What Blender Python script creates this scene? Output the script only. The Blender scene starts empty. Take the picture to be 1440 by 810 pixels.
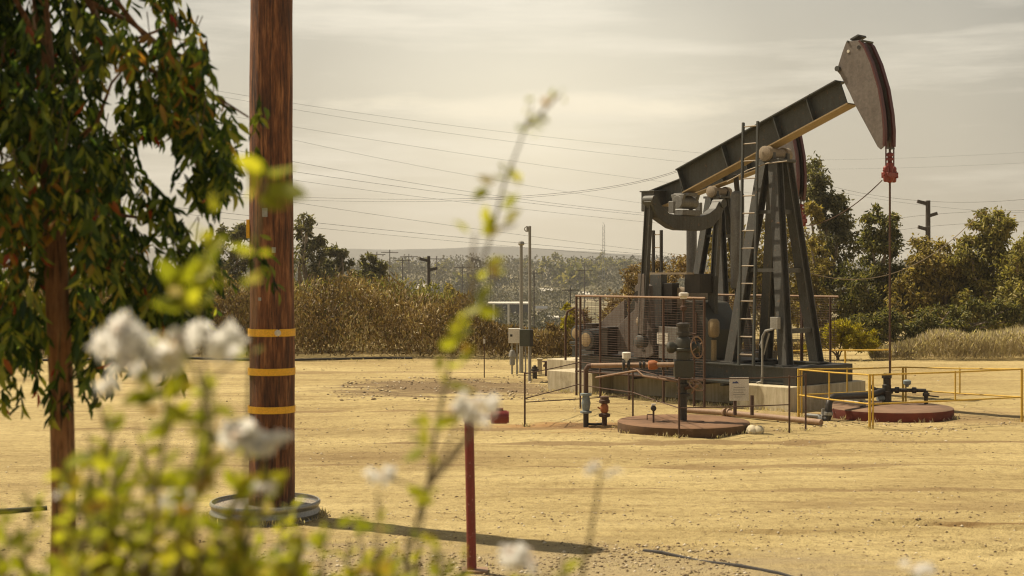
import bpy, math, random
import numpy as np
from mathutils import Vector, Matrix
random.seed(7)
rng = np.random.default_rng(11)
S = bpy.context.scene
COL = S.collection
F, H, CH = 2000.0, 380.0, 2.3            # focal length in photo pixels, horizon row, eye height


def W(px, py, d):
    return Vector(((px - 720) / F * d, d, CH - (py - H) / F * d))


def G(px, py, z=0.0):
    return W(px, py, (CH - z) * F / (py - H))


# ------------------------------------------------------------------ materials
def new_mat(name):
    m = bpy.data.materials.new(name)
    m.use_nodes = True
    nt = m.node_tree
    return m, nt, nt.nodes['Principled BSDF']


def nd(nt, typ, **kw):
    n = nt.nodes.new(typ)
    for k, v in kw.items():
        if k in n.inputs:
            n.inputs[k].default_value = v
        else:
            setattr(n, k, v)
    return n


def ramp(nt, stops, fac=None):
    r = nt.nodes.new('ShaderNodeValToRGB')
    e = r.color_ramp.elements
    while len(e) > len(stops):
        e.remove(e[-1])
    while len(e) < len(stops):
        e.new(1.0)
    for el, (p, c) in zip(e, stops):
        el.position = p
        el.color = (c[0], c[1], c[2], 1)
    if fac is not None:
        nt.links.new(fac, r.inputs['Fac'])
    return r


def mix(nt, fac, a, b, blend='MIX'):
    n = nt.nodes.new('ShaderNodeMix')
    n.data_type = 'RGBA'
    n.blend_type = blend
    for s, v in ((n.inputs[0], fac), (n.inputs[6], a), (n.inputs[7], b)):
        if hasattr(v, 'is_output'):
            nt.links.new(v, s)
        elif isinstance(v, (int, float)):
            s.default_value = v
        else:
            s.default_value = (v[0], v[1], v[2], 1)
    return n.outputs[2]


def mathn(nt, op, a, b=0.0, clamp=False):
    n = nt.nodes.new('ShaderNodeMath')
    n.operation = op
    n.use_clamp = clamp
    for s, v in ((n.inputs[0], a), (n.inputs[1], b)):
        if hasattr(v, 'is_output'):
            nt.links.new(v, s)
        else:
            s.default_value = v
    return n.outputs[0]


def noise(nt, vec, scale, detail=5.0, rough=0.55, stretch=None):
    if stretch:
        mp = nt.nodes.new('ShaderNodeMapping')
        mp.inputs['Scale'].default_value = stretch
        nt.links.new(vec, mp.inputs['Vector'])
        vec = mp.outputs['Vector']
    n = nd(nt, 'ShaderNodeTexNoise', Scale=scale, Detail=detail, Roughness=rough)
    nt.links.new(vec, n.inputs['Vector'])
    return n.outputs['Fac']


def obj_vec(nt):
    return nt.nodes.new('ShaderNodeTexCoord').outputs['Object']


def geo_vec(nt):
    return nt.nodes.new('ShaderNodeNewGeometry').outputs['Position']


def bump(nt, bsdf, h, strength=0.3, dist=0.01):
    b = nd(nt, 'ShaderNodeBump', Strength=strength, Distance=dist)
    nt.links.new(h, b.inputs['Height'])
    nt.links.new(b.outputs['Normal'], bsdf.inputs['Normal'])


def weathered(name, base, dirt, rough=0.6, metal=0.0, scale=6.0, amount=0.5, bmp=0.25, streak=True, chip=None):
    """Painted or bare surface with stains, vertical streaks and optional chips."""
    m, nt, b = new_mat(name)
    v = geo_vec(nt)
    n1 = noise(nt, v, scale, 7, 0.65)
    n2 = noise(nt, v, scale * 1.6, 5, 0.6, (3, 3, 0.35)) if streak else noise(nt, v, scale * 3, 5)
    f = mathn(nt, 'MULTIPLY', n1, n2)
    r = ramp(nt, [(0.12, (0, 0, 0)), (0.42, (amount,) * 3)], f)
    c = mix(nt, r.outputs['Color'], base, dirt)
    n3 = noise(nt, v, scale * 9, 4, 0.7)
    r3 = ramp(nt, [(0.3, (0.72,) * 3), (0.7, (1.18,) * 3)], n3)
    c = mix(nt, 1.0, c, r3.outputs['Color'], 'MULTIPLY')
    if chip:
        n4 = noise(nt, v, scale * 3.3, 8, 0.75)
        r4 = ramp(nt, [(0.60, (0, 0, 0)), (0.66, (1, 1, 1))], n4)
        c = mix(nt, r4.outputs['Color'], c, chip)
    nt.links.new(c, b.inputs['Base Color'])
    b.inputs['Roughness'].default_value = rough
    b.inputs['Metallic'].default_value = metal
    bump(nt, b, n3, bmp, 0.004)
    return m


def leaf_mat(name, stops, trans=0.35, rough=0.55):
    m, nt, b = new_mat(name)
    a = nd(nt, 'ShaderNodeAttribute', attribute_name='var')
    r = ramp(nt, stops, a.outputs['Fac'])
    nt.links.new(r.outputs['Color'], b.inputs['Base Color'])
    b.inputs['Roughness'].default_value = rough
    b.inputs['Specular IOR Level'].default_value = 0.3
    t = nt.nodes.new('ShaderNodeBsdfTranslucent')
    tc = mix(nt, 1.0, r.outputs['Color'], (1.0, 1.0, 1.0) if 'petal' in name else (1.25, 1.3, 0.6), 'MULTIPLY')
    nt.links.new(tc, t.inputs['Color'])
    ms = nd(nt, 'ShaderNodeMixShader')
    ms.inputs[0].default_value = trans
    nt.links.new(b.outputs[0], ms.inputs[1])
    nt.links.new(t.outputs[0], ms.inputs[2])
    nt.links.new(ms.outputs[0], nt.nodes['Material Output'].inputs['Surface'])
    return m


M = {}
M['steel'] = weathered('grey_green_paint', (0.06, 0.066, 0.06), (0.034, 0.028, 0.022), 0.5, 0.05, 4, 0.8, chip=(0.15, 0.085, 0.045))
M['steel_light'] = weathered('pale_grey_paint', (0.20, 0.195, 0.178), (0.07, 0.055, 0.04), 0.55, 0.1, 4, 0.6)
M['head'] = weathered('head_paint', (0.17, 0.145, 0.128), (0.085, 0.065, 0.052), 0.55, 0.1, 2.2, 0.7, streak=True)
M['dark'] = weathered('black_grease_and_shade', (0.022, 0.02, 0.018), (0.06, 0.045, 0.03), 0.45, 0.2, 6, 0.6)  # greasy black iron; also painted shade in head gap and skid end
M['dull'] = weathered('dull_green_iron', (0.05, 0.054, 0.042), (0.05, 0.032, 0.02), 0.5, 0.2, 8, 0.6)
M['tan'] = weathered('dusty_tan_metal', (0.29, 0.235, 0.165), (0.2, 0.14, 0.09), 0.65, 0.0, 6, 0.5)
M['flange'] = weathered('yellow_brown_flange', (0.33, 0.24, 0.12), (0.18, 0.12, 0.06), 0.65, 0.0, 5, 0.6)  # yellow-brown, far paler than the beam steel
M['rim'] = weathered('red_rim_paint', (0.085, 0.016, 0.012), (0.06, 0.02, 0.015), 0.5, 0.0, 8, 0.5)
M['red'] = weathered('red_paint', (0.20, 0.02, 0.016), (0.12, 0.03, 0.02), 0.5, 0.0, 9, 0.6, chip=(0.35, 0.2, 0.16))
M['redclamp'] = weathered('red_clamp_paint', (0.22, 0.03, 0.02), (0.12, 0.03, 0.02), 0.45, 0.1, 14, 0.5)
M['rust'] = weathered('rust', (0.095, 0.055, 0.035), (0.07, 0.03, 0.018), 0.8, 0.1, 10, 0.8)
M['rust_pale'] = weathered('pale_rust_pipe', (0.31, 0.205, 0.125), (0.17, 0.08, 0.045), 0.7, 0.0, 10, 0.7)
M['orange'] = weathered('orange_fitting', (0.34, 0.11, 0.03), (0.2, 0.07, 0.03), 0.6, 0.0, 12, 0.4)
M['yellow'] = weathered('yellow_paint', (0.62, 0.40, 0.05), (0.30, 0.17, 0.04), 0.5, 0.0, 9, 0.5)
M['band'] = weathered('yellow_band', (0.78, 0.42, 0.015), (0.5, 0.25, 0.02), 0.4, 0.0, 9, 0.25, streak=False)
M['white'] = weathered('white_paint', (0.68, 0.65, 0.58), (0.42, 0.36, 0.28), 0.5, 0.0, 9, 0.5)
M['galv'] = weathered('galvanised_steel', (0.34, 0.34, 0.32), (0.2, 0.18, 0.15), 0.42, 0.6, 8, 0.6)
M['conduit'] = weathered('grey_conduit', (0.30, 0.29, 0.26), (0.17, 0.15, 0.12), 0.5, 0.2, 6, 0.5)
M['greenbox'] = weathered('olive_box_paint', (0.07, 0.075, 0.05), (0.04, 0.04, 0.03), 0.5, 0.0, 7, 0.5)
M['blue'] = weathered('blue_ink', (0.05, 0.07, 0.2), (0.05, 0.05, 0.1), 0.6, 0, 9, 0.2)
M['bluegrey'] = weathered('blue_grey_valve', (0.22, 0.27, 0.28), (0.1, 0.08, 0.06), 0.6, 0.1, 10, 0.5)
M['wire'] = weathered('wire_grey', (0.06, 0.055, 0.05), (0.04, 0.035, 0.03), 0.6, 0.2, 3, 0.4)
M['roof_pale'] = weathered('pale_roof', (0.6, 0.56, 0.48), (0.4, 0.36, 0.3), 0.7, 0, 1, 0.3)
M['wallgrey'] = weathered('grey_wall', (0.04, 0.043, 0.045), (0.025, 0.025, 0.025), 0.7, 0, 1, 0.4)


def concrete():
    m, nt, b = new_mat('old_concrete')
    v = geo_vec(nt)
    n1 = noise(nt, v, 1.6, 8, 0.7)
    n2 = noise(nt, v, 4, 6, 0.7, (4, 4, 0.3))
    n3 = noise(nt, v, 60, 3, 0.7)
    r = ramp(nt, [(0.25, (0.24, 0.19, 0.12)), (0.45, (0.50, 0.44, 0.31)), (0.75, (0.62, 0.55, 0.41))], n1)
    r2 = ramp(nt, [(0.3, (0.62, 0.56, 0.46)), (0.62, (1.05, 1.05, 1.02))], n2)
    c = mix(nt, 0.8, r.outputs['Color'], r2.outputs['Color'], 'MULTIPLY')
    nt.links.new(c, b.inputs['Base Color'])
    b.inputs['Roughness'].default_value = 0.9
    bump(nt, b, mathn(nt, 'ADD', n3, n1), 0.35, 0.01)
    return m


M['concrete'] = concrete()


def rust_disc(name, side, top):
    m, nt, b = new_mat(name)
    v = geo_vec(nt)
    n1 = noise(nt, v, 3, 8, 0.7)
    n2 = noise(nt, v, 22, 6, 0.75)
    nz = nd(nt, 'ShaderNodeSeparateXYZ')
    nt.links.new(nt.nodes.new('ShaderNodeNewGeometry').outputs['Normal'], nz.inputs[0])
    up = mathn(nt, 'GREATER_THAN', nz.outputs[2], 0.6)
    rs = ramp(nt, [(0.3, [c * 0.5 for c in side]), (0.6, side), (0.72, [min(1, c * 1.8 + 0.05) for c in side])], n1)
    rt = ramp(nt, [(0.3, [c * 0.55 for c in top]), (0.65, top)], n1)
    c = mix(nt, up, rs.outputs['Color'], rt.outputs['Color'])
    chips = ramp(nt, [(0.66, (0, 0, 0)), (0.7, (0.8, 0.8, 0.8))], n2)
    c = mix(nt, chips.outputs['Color'], c, (0.42, 0.3, 0.22))
    nt.links.new(c, b.inputs['Base Color'])
    b.inputs['Roughness'].default_value = 0.85
    bump(nt, b, n2, 0.4, 0.006)
    return m


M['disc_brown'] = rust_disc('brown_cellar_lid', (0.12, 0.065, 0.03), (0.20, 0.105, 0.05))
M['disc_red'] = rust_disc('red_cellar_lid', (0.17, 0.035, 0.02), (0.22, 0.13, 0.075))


def wood(name, cols, scale=1.0, crack=(0.03, 0.012, 0.006)):
    m, nt, b = new_mat(name)
    v = obj_vec(nt)
    n1 = noise(nt, v, 5 * scale, 8, 0.68, (4.2, 4.2, 0.5))
    n2 = noise(nt, v, 11 * scale, 8, 0.74, (5, 5, 0.13))
    n3 = noise(nt, v, 1.1 * scale, 4, 0.6)
    r = ramp(nt, [(0.34, cols[0]), (0.5, cols[1]), (0.66, cols[2])], n1)
    cr = ramp(nt, [(0.39, (1, 1, 1)), (0.455, (0, 0, 0))], n2)
    c = mix(nt, cr.outputs['Color'], r.outputs['Color'], crack)
    bl = ramp(nt, [(0.35, (0.6, 0.55, 0.5)), (0.65, (1.1, 1.05, 1.0))], n3)
    c = mix(nt, 1.0, c, bl.outputs['Color'], 'MULTIPLY')
    nt.links.new(c, b.inputs['Base Color'])
    b.inputs['Roughness'].default_value = 0.75
    bump(nt, b, mathn(nt, 'SUBTRACT', n1, mathn(nt, 'MULTIPLY', cr.outputs['Color'], 0.5)), 0.7, 0.02)
    return m


M['pole'] = wood('creosote_pole_wood', [(0.035, 0.011, 0.004), (0.15, 0.054, 0.018), (0.34, 0.155, 0.062)])
M['bark'] = wood('warm_brown_bark', [(0.13, 0.06, 0.022), (0.28, 0.13, 0.05), (0.36, 0.2, 0.09)], 2.2)
M['bark_grey'] = wood('grey_bark', [(0.14, 0.11, 0.08), (0.3, 0.25, 0.18), (0.45, 0.39, 0.3)], 1.0, (0.1, 0.08, 0.05))
M['farpole'] = wood('old_dark_pole', [(0.035, 0.025, 0.018), (0.06, 0.045, 0.03), (0.09, 0.07, 0.05)], 1.0)
M['twig'] = wood('thin_twig', [(0.09, 0.07, 0.03), (0.16, 0.12, 0.05), (0.24, 0.18, 0.08)], 8)

M['stem'] = wood('green_stem', [(0.1, 0.09, 0.02), (0.17, 0.15, 0.035), (0.24, 0.19, 0.06)], 8)
M['l_left'] = leaf_mat('hanging_tree_leaf', [(0.0, (0.012, 0.03, 0.008)), (0.38, (0.04, 0.075, 0.016)), (0.62, (0.13, 0.19, 0.032)), (0.84, (0.40, 0.40, 0.06)), (0.93, (0.36, 0.17, 0.03)), (1.0, (0.26, 0.025, 0.02))], 0.5, 0.26)
M['l_fore'] = leaf_mat('lime_shrub_leaf', [(0, (0.16, 0.18, 0.02)), (0.5, (0.36, 0.37, 0.03)), (0.88, (0.50, 0.47, 0.055)), (1, (0.36, 0.20, 0.06))], 0.5)
M['l_petal'] = leaf_mat('white_petal', [(0, (0.86, 0.85, 0.82)), (0.95, (0.93, 0.92, 0.89)), (1, (0.66, 0.46, 0.34))], 0.55)
M['l_mauve'] = leaf_mat('mauve_petal', [(0, (0.42, 0.32, 0.52)), (1, (0.55, 0.42, 0.62))], 0.35)
M['l_euc'] = leaf_mat('eucalyptus_leaf', [(0, (0.035, 0.036, 0.010)), (0.42, (0.23, 0.205, 0.062)), (0.9, (0.44, 0.37, 0.13)), (1, (0.24, 0.15, 0.06))], 0.42)
M['l_deep'] = leaf_mat('deep_green_leaf', [(0, (0.025, 0.032, 0.009)), (0.45, (0.13, 0.13, 0.04)), (1, (0.34, 0.28, 0.1))], 0.42)
M['l_olive'] = leaf_mat('olive_brown_leaf', [(0, (0.05, 0.043, 0.013)), (0.42, (0.27, 0.215, 0.066)), (1, (0.5, 0.38, 0.14))], 0.42)
M['l_grey'] = leaf_mat('grey_green_leaf', [(0, (0.04, 0.042, 0.02)), (0.5, (0.155, 0.145, 0.066)), (1, (0.34, 0.29, 0.15))], 0.42)
M['l_yellow'] = leaf_mat('yellow_green_leaf', [(0, (0.17, 0.15, 0.012)), (0.5, (0.36, 0.30, 0.02)), (1, (0.48, 0.38, 0.04))], 0.45)
M['l_dry'] = leaf_mat('dry_brown_leaf', [(0, (0.085, 0.056, 0.022)), (0.5, (0.235, 0.155, 0.06)), (0.85, (0.42, 0.31, 0.15)), (1, (0.55, 0.46, 0.28))], 0.25)
M['l_reedgreen'] = leaf_mat('yellowing_reed_leaf', [(0, (0.08, 0.08, 0.016)), (0.6, (0.19, 0.185, 0.035)), (1, (0.36, 0.31, 0.09))], 0.3)
M['l_straw'] = leaf_mat('dry_grass', [(0, (0.28, 0.225, 0.155)), (0.6, (0.54, 0.45, 0.33)), (1, (0.7, 0.61, 0.47))], 0.42)
M['l_hill'] = leaf_mat('hill_scrub', [(0, (0.03, 0.032, 0.017)), (0.6, (0.075, 0.07, 0.037)), (1, (0.17, 0.14, 0.075))], 0.2)


# ------------------------------------------------------------------ mesh building
MW = {}                                   # world matrix of every object that has children


class MB:
    def __init__(self):
        self.v, self.f, self.s = [], [], []

    def _add(self, vs, fs, smooth=False):
        o = len(self.v)
        self.v += [Vector(p) for p in vs]
        self.f += [tuple(i + o for i in f) for f in fs]
        self.s += [smooth] * len(fs)
        return self

    def box(self, c, size, rot=None):
        h = Vector(size) / 2
        c = Vector(c)
        vs = [Vector((x * h.x, y * h.y, z * h.z)) for x in (-1, 1) for y in (-1, 1) for z in (-1, 1)]
        if rot is not None:
            vs = [rot @ p for p in vs]
        return self._add([p + c for p in vs], [(0, 1, 3, 2), (4, 6, 7, 5), (0, 4, 5, 1), (2, 3, 7, 6), (0, 2, 6, 4), (1, 5, 7, 3)])

    def bar(self, a, b, w, h, up=(0, 0, 1), taper=1.0):
        a, b = Vector(a), Vector(b)
        d = (b - a).normalized()
        up = Vector(up)
        x = d.cross(up)
        if x.length < 1e-4:
            x = d.cross(Vector((1, 0, 0)))
        x.normalize()
        y = x.cross(d).normalized()
        vs = []
        for p, k in ((a, 1), (b, taper)):
            for sx, sy in ((-1, -1), (1, -1), (1, 1), (-1, 1)):
                vs.append(p + x * sx * w / 2 * k + y * sy * h / 2 * k)
        return self._add(vs, [(3, 2, 1, 0), (4, 5, 6, 7), (0, 1, 5, 4), (1, 2, 6, 5), (2, 3, 7, 6), (3, 0, 4, 7)])

    def ibeam(self, a, b, w, h, t=0.02, up=(0, 0, 1)):
        a, b = Vector(a), Vector(b)
        d = (b - a).normalized()
        x = d.cross(Vector(up)).normalized()
        y = x.cross(d).normalized()
        o = y * (h / 2 - t / 2)
        self.bar(a + o, b + o, w, t, up)
        self.bar(a - o, b - o, w, t, up)
        return self.bar(a, b, t, h - 2 * t, up)

    def tube(self, pts, r, n=8, cap=True, smooth=True):
        pts = [Vector(p) for p in pts]
        rs = r if isinstance(r, (list, tuple)) else [r] * len(pts)
        vs, fs = [], []
        ref = None
        for i, p in enumerate(pts):
            t = (pts[min(i + 1, len(pts) - 1)] - pts[max(i - 1, 0)]).normalized()
            if ref is None:
                ref = Vector((0, 0, 1)) if abs(t.z) < 0.9 else Vector((1, 0, 0))
            x = t.cross(ref)
            if x.length < 1e-3:
                x = t.cross(Vector((0.3, 1, 0.2)))
            x.normalize()
            y = x.cross(t).normalized()
            ref = y
            for k in range(n):
                a = 2 * math.pi * k / n
                vs.append(p + (x * math.cos(a) + y * math.sin(a)) * rs[i])
        for i in range(len(pts) - 1):
            for k in range(n):
                a, b = i * n + k, i * n + (k + 1) % n
                fs.append((a, a + n, b + n, b))
        self._add(vs, fs, smooth)
        if cap:
            o = len(self.v) - len(vs)
            self.f.append(tuple(o + k for k in range(n)))
            self.f.append(tuple(o + (len(pts) - 1) * n + k for k in reversed(range(n))))
            self.s += [False, False]
        return self

    def cyl(self, a, b, r0, r1=None, n=16):
        return self.tube([a, b], [r0, r0 if r1 is None else r1], n)

    def lathe(self, o, prof, n=24, axis=(0, 0, 1)):
        """prof: (radius, height) pairs along axis; flat shaded between rings unless smooth."""
        o = Vector(o)
        z = Vector(axis).normalized()
        x = z.cross(Vector((0, 1, 0)) if abs(z.y) < 0.9 else Vector((1, 0, 0))).normalized()
        y = z.cross(x)
        vs, fs = [], []
        for r, h in prof:
            for k in range(n):
                a = 2 * math.pi * k / n
                vs.append(o + z * h + (x * math.cos(a) + y * math.sin(a)) * max(r, 1e-4))
        for i in range(len(prof) - 1):
            for k in range(n):
                a, b = i * n + k, i * n + (k + 1) % n
                fs.append((a, b, b + n, a + n))
        fs.append(tuple(reversed(range(n))))
        fs.append(tuple((len(prof) - 1) * n + k for k in range(n)))
        return self._add(vs, fs, True)

    def prism(self, poly, d):
        """poly: 3D points of a planar outline, extruded by vector d."""
        n = len(poly)
        d = Vector(d)
        vs = [Vector(p) for p in poly] + [Vector(p) + d for p in poly]
        fs = [tuple(range(n)), tuple(reversed(range(n, 2 * n)))]
        fs += [(i, i + n, (i + 1) % n + n, (i + 1) % n) for i in range(n)]
        return self._add(vs, fs)

    def torus(self, c, R, r, axis=(0, 0, 1), n=20, m=6):
        c = Vector(c)
        z = Vector(axis).normalized()
        x = z.cross(Vector((0, 1, 0.1))).normalized()
        y = z.cross(x)
        pts = [c + (x * math.cos(2 * math.pi * k / n) + y * math.sin(2 * math.pi * k / n)) * R for k in range(n + 1)]
        return self.tube(pts, r, m, False)

    def build(self, name, m, parent=None, local=False, bevel=0.0):
        if not self.v:
            return None
        vs = self.v
        loc = Vector((0, 0, 0))
        if parent is not None:
            if not local:
                inv = MW[parent.name].inverted()
                vs = [inv @ p for p in vs]
        else:
            loc = Vector((sum(p.x for p in vs) / len(vs), sum(p.y for p in vs) / len(vs), min(p.z for p in vs)))
            vs = [p - loc for p in vs]
        me = bpy.data.meshes.new(name)
        me.from_pydata([tuple(p) for p in vs], [], self.f)
        me.polygons.foreach_set('use_smooth', self.s)
        me.materials.append(m if not isinstance(m, str) else M[m])
        me.update()
        if any(self.s):
            me.set_sharp_from_angle(angle=math.radians(40))
        o = bpy.data.objects.new(name, me)
        COL.objects.link(o)
        if parent is not None:
            o.parent = parent
            MW[o.name] = MW[parent.name]
        else:
            o.location = loc
            MW[o.name] = Matrix.Translation(loc)
        if bevel:
            b = o.modifiers.new('bevel', 'BEVEL')
            b.width = bevel
            b.segments = 2
            b.limit_method = 'ANGLE'
        return o


def tag(o, label=None, cat=None, group=None, kind=None):
    for k, v in (('label', label), ('category', cat), ('group', group), ('kind', kind)):
        if v:
            o[k] = v
    return o


def thing(name, loc, label, cat, group=None, rz=0.0):
    o = bpy.data.objects.new(name, None)
    o.empty_display_size = 0.1
    COL.objects.link(o)
    o.location = loc
    o.rotation_euler = (0, 0, rz)
    MW[o.name] = Matrix.Translation(Vector(loc)) @ Matrix.Rotation(rz, 4, 'Z')
    return tag(o, label, cat, group)


def mesh_np(name, verts, faces_flat, nper, m, parent=None, var=None, origin=None):
    """Fast mesh from numpy: every face has nper corners."""
    verts = np.asarray(verts, dtype=np.float32)
    nf = len(faces_flat) // nper
    loc = np.zeros(3, dtype=np.float32)
    if parent is not None:
        inv = np.array(MW[parent.name].inverted(), dtype=np.float32)
        verts = verts @ inv[:3, :3].T + inv[:3, 3]
    elif origin is not None:
        loc = np.array(origin, dtype=np.float32)
        verts = verts - loc
    me = bpy.data.meshes.new(name)
    me.vertices.add(len(verts))
    me.vertices.foreach_set('co', verts.ravel())
    me.loops.add(len(faces_flat))
    me.loops.foreach_set('vertex_index', np.asarray(faces_flat, dtype=np.int32))
    me.polygons.add(nf)
    me.polygons.foreach_set('loop_start', np.arange(nf, dtype=np.int32) * nper)
    me.update(calc_edges=True)
    if var is not None:
        a = me.attributes.new('var', 'FLOAT', 'FACE')
        a.data.foreach_set('value', np.asarray(var, dtype=np.float32))
    me.materials.append(m if not isinstance(m, str) else M[m])
    me.validate()
    o = bpy.data.objects.new(name, me)
    COL.objects.link(o)
    if parent is not None:
        o.parent = parent
        MW[o.name] = MW[parent.name]
    else:
        o.location = Vector([float(q) for q in loc])
        MW[o.name] = Matrix.Translation(o.location)
    return o


def unit(a):
    return a / np.maximum(np.linalg.norm(a, axis=1, keepdims=True), 1e-6)


def leaves(name, base, direc, length, width, m, parent=None, fold=0.25, var=None, origin=None):
    """Folded leaf blades: two triangles either side of a midrib."""
    base = np.asarray(base, float)
    n = len(base)
    direc = unit(np.asarray(direc, float))
    length = np.broadcast_to(np.asarray(length, float).reshape(-1, 1), (n, 1))
    width = np.broadcast_to(np.asarray(width, float).reshape(-1, 1), (n, 1))
    side = unit(np.cross(direc, rng.normal(size=(n, 3))))
    nor = np.cross(side, direc)
    tip = base + direc * length - nor * length * 0.12
    vv = [base]
    for t_, w_ in ((0.28, 0.42), (0.62, 0.40)):
        mid = base + direc * length * t_ + nor * width * fold * 0.8
        vv += [mid + side * width * w_, mid - side * width * w_]
    vv.append(tip)
    v = np.stack(vv, axis=1).reshape(-1, 3)          # base, a+, a-, b+, b-, tip
    i = np.arange(n)[:, None] * 6
    f = np.concatenate([i + 0, i + 5, i + 3, i + 1, i + 0, i + 2, i + 4, i + 5], axis=1).ravel()
    if var is None:
        var = rng.random(n)
    return mesh_np(name, v, f, 4, m, parent, np.repeat(var, 2), origin)


def sph(n):
    return unit(rng.normal(size=(n, 3)))


# ------------------------------------------------------------------ camera, sun, sky
cam = bpy.data.cameras.new('camera')
co = bpy.data.objects.new('camera', cam)
COL.objects.link(co)
co.location = (0, 0, CH)
co.rotation_euler = (math.radians(90), 0, 0)
cam.sensor_width = 36
cam.lens = 36 * F / 1440
cam.shift_y = -(405 - H) / 1440
cam.clip_start = 0.1
cam.clip_end = 9000
cam.dof.use_dof = True
cam.dof.focus_distance = 28.0
cam.dof.aperture_fstop = 3.4
cam.dof.aperture_blades = 9
S.camera = co

SUN_AZ = Vector((-0.88, 0.47, 0)).normalized()
EL = math.radians(57)
sdir = Vector((SUN_AZ.x * math.cos(EL), SUN_AZ.y * math.cos(EL), math.sin(EL)))
sl = bpy.data.lights.new('sun', 'SUN')
sl.energy = 4.8
sl.angle = math.radians(0.55)
sl.color = (1.0, 0.86, 0.64)
so = bpy.data.objects.new('sun', sl)
so.rotation_euler = (-sdir).to_track_quat('-Z', 'Y').to_euler()
so.location = (-30, 20, 60)
COL.objects.link(so)

wd = bpy.data.worlds.new('World')
S.world = wd
wd.use_nodes = True
nt = wd.node_tree
bg = nt.nodes['Background']
sky = nt.nodes.new('ShaderNodeTexSky')
sky.sky_type = 'NISHITA'
sky.sun_disc = False
sky.sun_elevation = EL
sky.sun_rotation = math.atan2(SUN_AZ.x, SUN_AZ.y)
sky.air_density = 1.5
sky.dust_density = 6
sky.ozone_density = 0.6
tcv = nt.nodes.new('ShaderNodeTexCoord').outputs['Generated']
sep = nt.nodes.new('ShaderNodeSeparateXYZ')
nt.links.new(tcv, sep.inputs[0])
elev = ramp(nt, [(0.0, (5.4, 4.8, 3.65)), (0.12, (5.1, 4.7, 3.75)), (0.22, (4.4, 4.2, 3.6)), (0.45, (2.3, 2.2, 2.0)), (1.0, (1.4, 1.35, 1.25))], sep.outputs[2])
# bright hazy part of the sky, soft round falloff
dp = nt.nodes.new('ShaderNodeVectorMath')
dp.operation = 'DISTANCE'
nt.links.new(tcv, dp.inputs[0])
g = Vector((0.02, 1.0, 0.09)).normalized()
dp.inputs[1].default_value = g
glow = ramp(nt, [(0.0, (1.46, 1.44, 1.38)), (0.10, (1.18, 1.17, 1.14)), (0.17, (0.89, 0.88, 0.86)), (0.28, (0.80, 0.80, 0.80)), (0.36, (0.60, 0.61, 0.63)), (0.5, (0.60, 0.60, 0.62)), (1.0, (0.62, 0.62, 0.64))], dp.outputs['Value'])
base = mix(nt, 1.0, elev.outputs['Color'], glow.outputs['Color'], 'MULTIPLY')
cn = noise(nt, tcv, 3.1, 7, 0.6, (1.1, 1.1, 11.0))
cl = ramp(nt, [(0.50, (0, 0, 0)), (0.70, (0.5, 0.5, 0.5))], cn)
base = mix(nt, cl.outputs['Color'], base, (8.4, 7.7, 6.3))
# long pale cloud bank low over the valley
bank = nt.nodes.new('ShaderNodeMapping')
bank.inputs['Location'].default_value = (-0.03 / 0.17, 0, -0.114 / 0.011)
bank.inputs['Scale'].default_value = (1 / 0.17, 0, 1 / 0.011)
nt.links.new(tcv, bank.inputs['Vector'])
bl_ = nt.nodes.new('ShaderNodeVectorMath')
bl_.operation = 'LENGTH'
nt.links.new(bank.outputs[0], bl_.inputs[0])
bn = noise(nt, tcv, 14.0, 6, 0.6, (1, 1, 4))
be = mathn(nt, 'ADD', bl_.outputs['Value'], mathn(nt, 'MULTIPLY', mathn(nt, 'SUBTRACT', bn, 0.5), 1.8))
br = ramp(nt, [(0.35, (0.75, 0.75, 0.75)), (1.0, (0, 0, 0))], be)
ahead = mathn(nt, 'GREATER_THAN', nt.nodes['Separate XYZ'].outputs[1], 0.0)
base = mix(nt, mathn(nt, 'MULTIPLY', br.outputs['Color'], ahead), base, (8.3, 7.4, 5.6))
cn2 = noise(nt, tcv, 2.0, 5, 0.5, (1.0, 1.0, 4.0))
cl2 = ramp(nt, [(0.35, (0.92, 0.92, 0.92)), (0.65, (1.05, 1.05, 1.05))], cn2)
base = mix(nt, 1.0, base, cl2.outputs['Color'], 'MULTIPLY')
hsv = nt.nodes.new('ShaderNodeHueSaturation')
hsv.inputs['Saturation'].default_value = 0.4
nt.links.new(sky.outputs[0], hsv.inputs['Color'])
fin = mix(nt, 0.86, hsv.outputs[0], base)
nt.links.new(fin, bg.inputs['Color'])
bg.inputs['Strength'].default_value = 0.1

vs = S.view_settings
vs.view_transform = 'Standard'
vs.look = 'None'
vs.exposure = 0.52
vs.gamma = 1.0
S.cycles.use_denoising = True
S.cycles.denoiser = 'OPENIMAGEDENOISE'
S.cycles.denoising_input_passes = 'RGB_ALBEDO_NORMAL'
S.cycles.denoising_prefilter = 'ACCURATE'
S.cycles.filter_width = 1.15
S.cycles.sample_clamp_direct = 12
S.cycles.max_bounces = 6
S.cycles.transparent_max_bounces = 8
S.cycles.volume_bounces = 0
S.cycles.sample_clamp_indirect = 6

# ------------------------------------------------------------------ terrain
def smooth(a, b, x):
    t = np.clip((x - a) / (b - a), 0, 1)
    return t * t * (3 - 2 * t)


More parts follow.
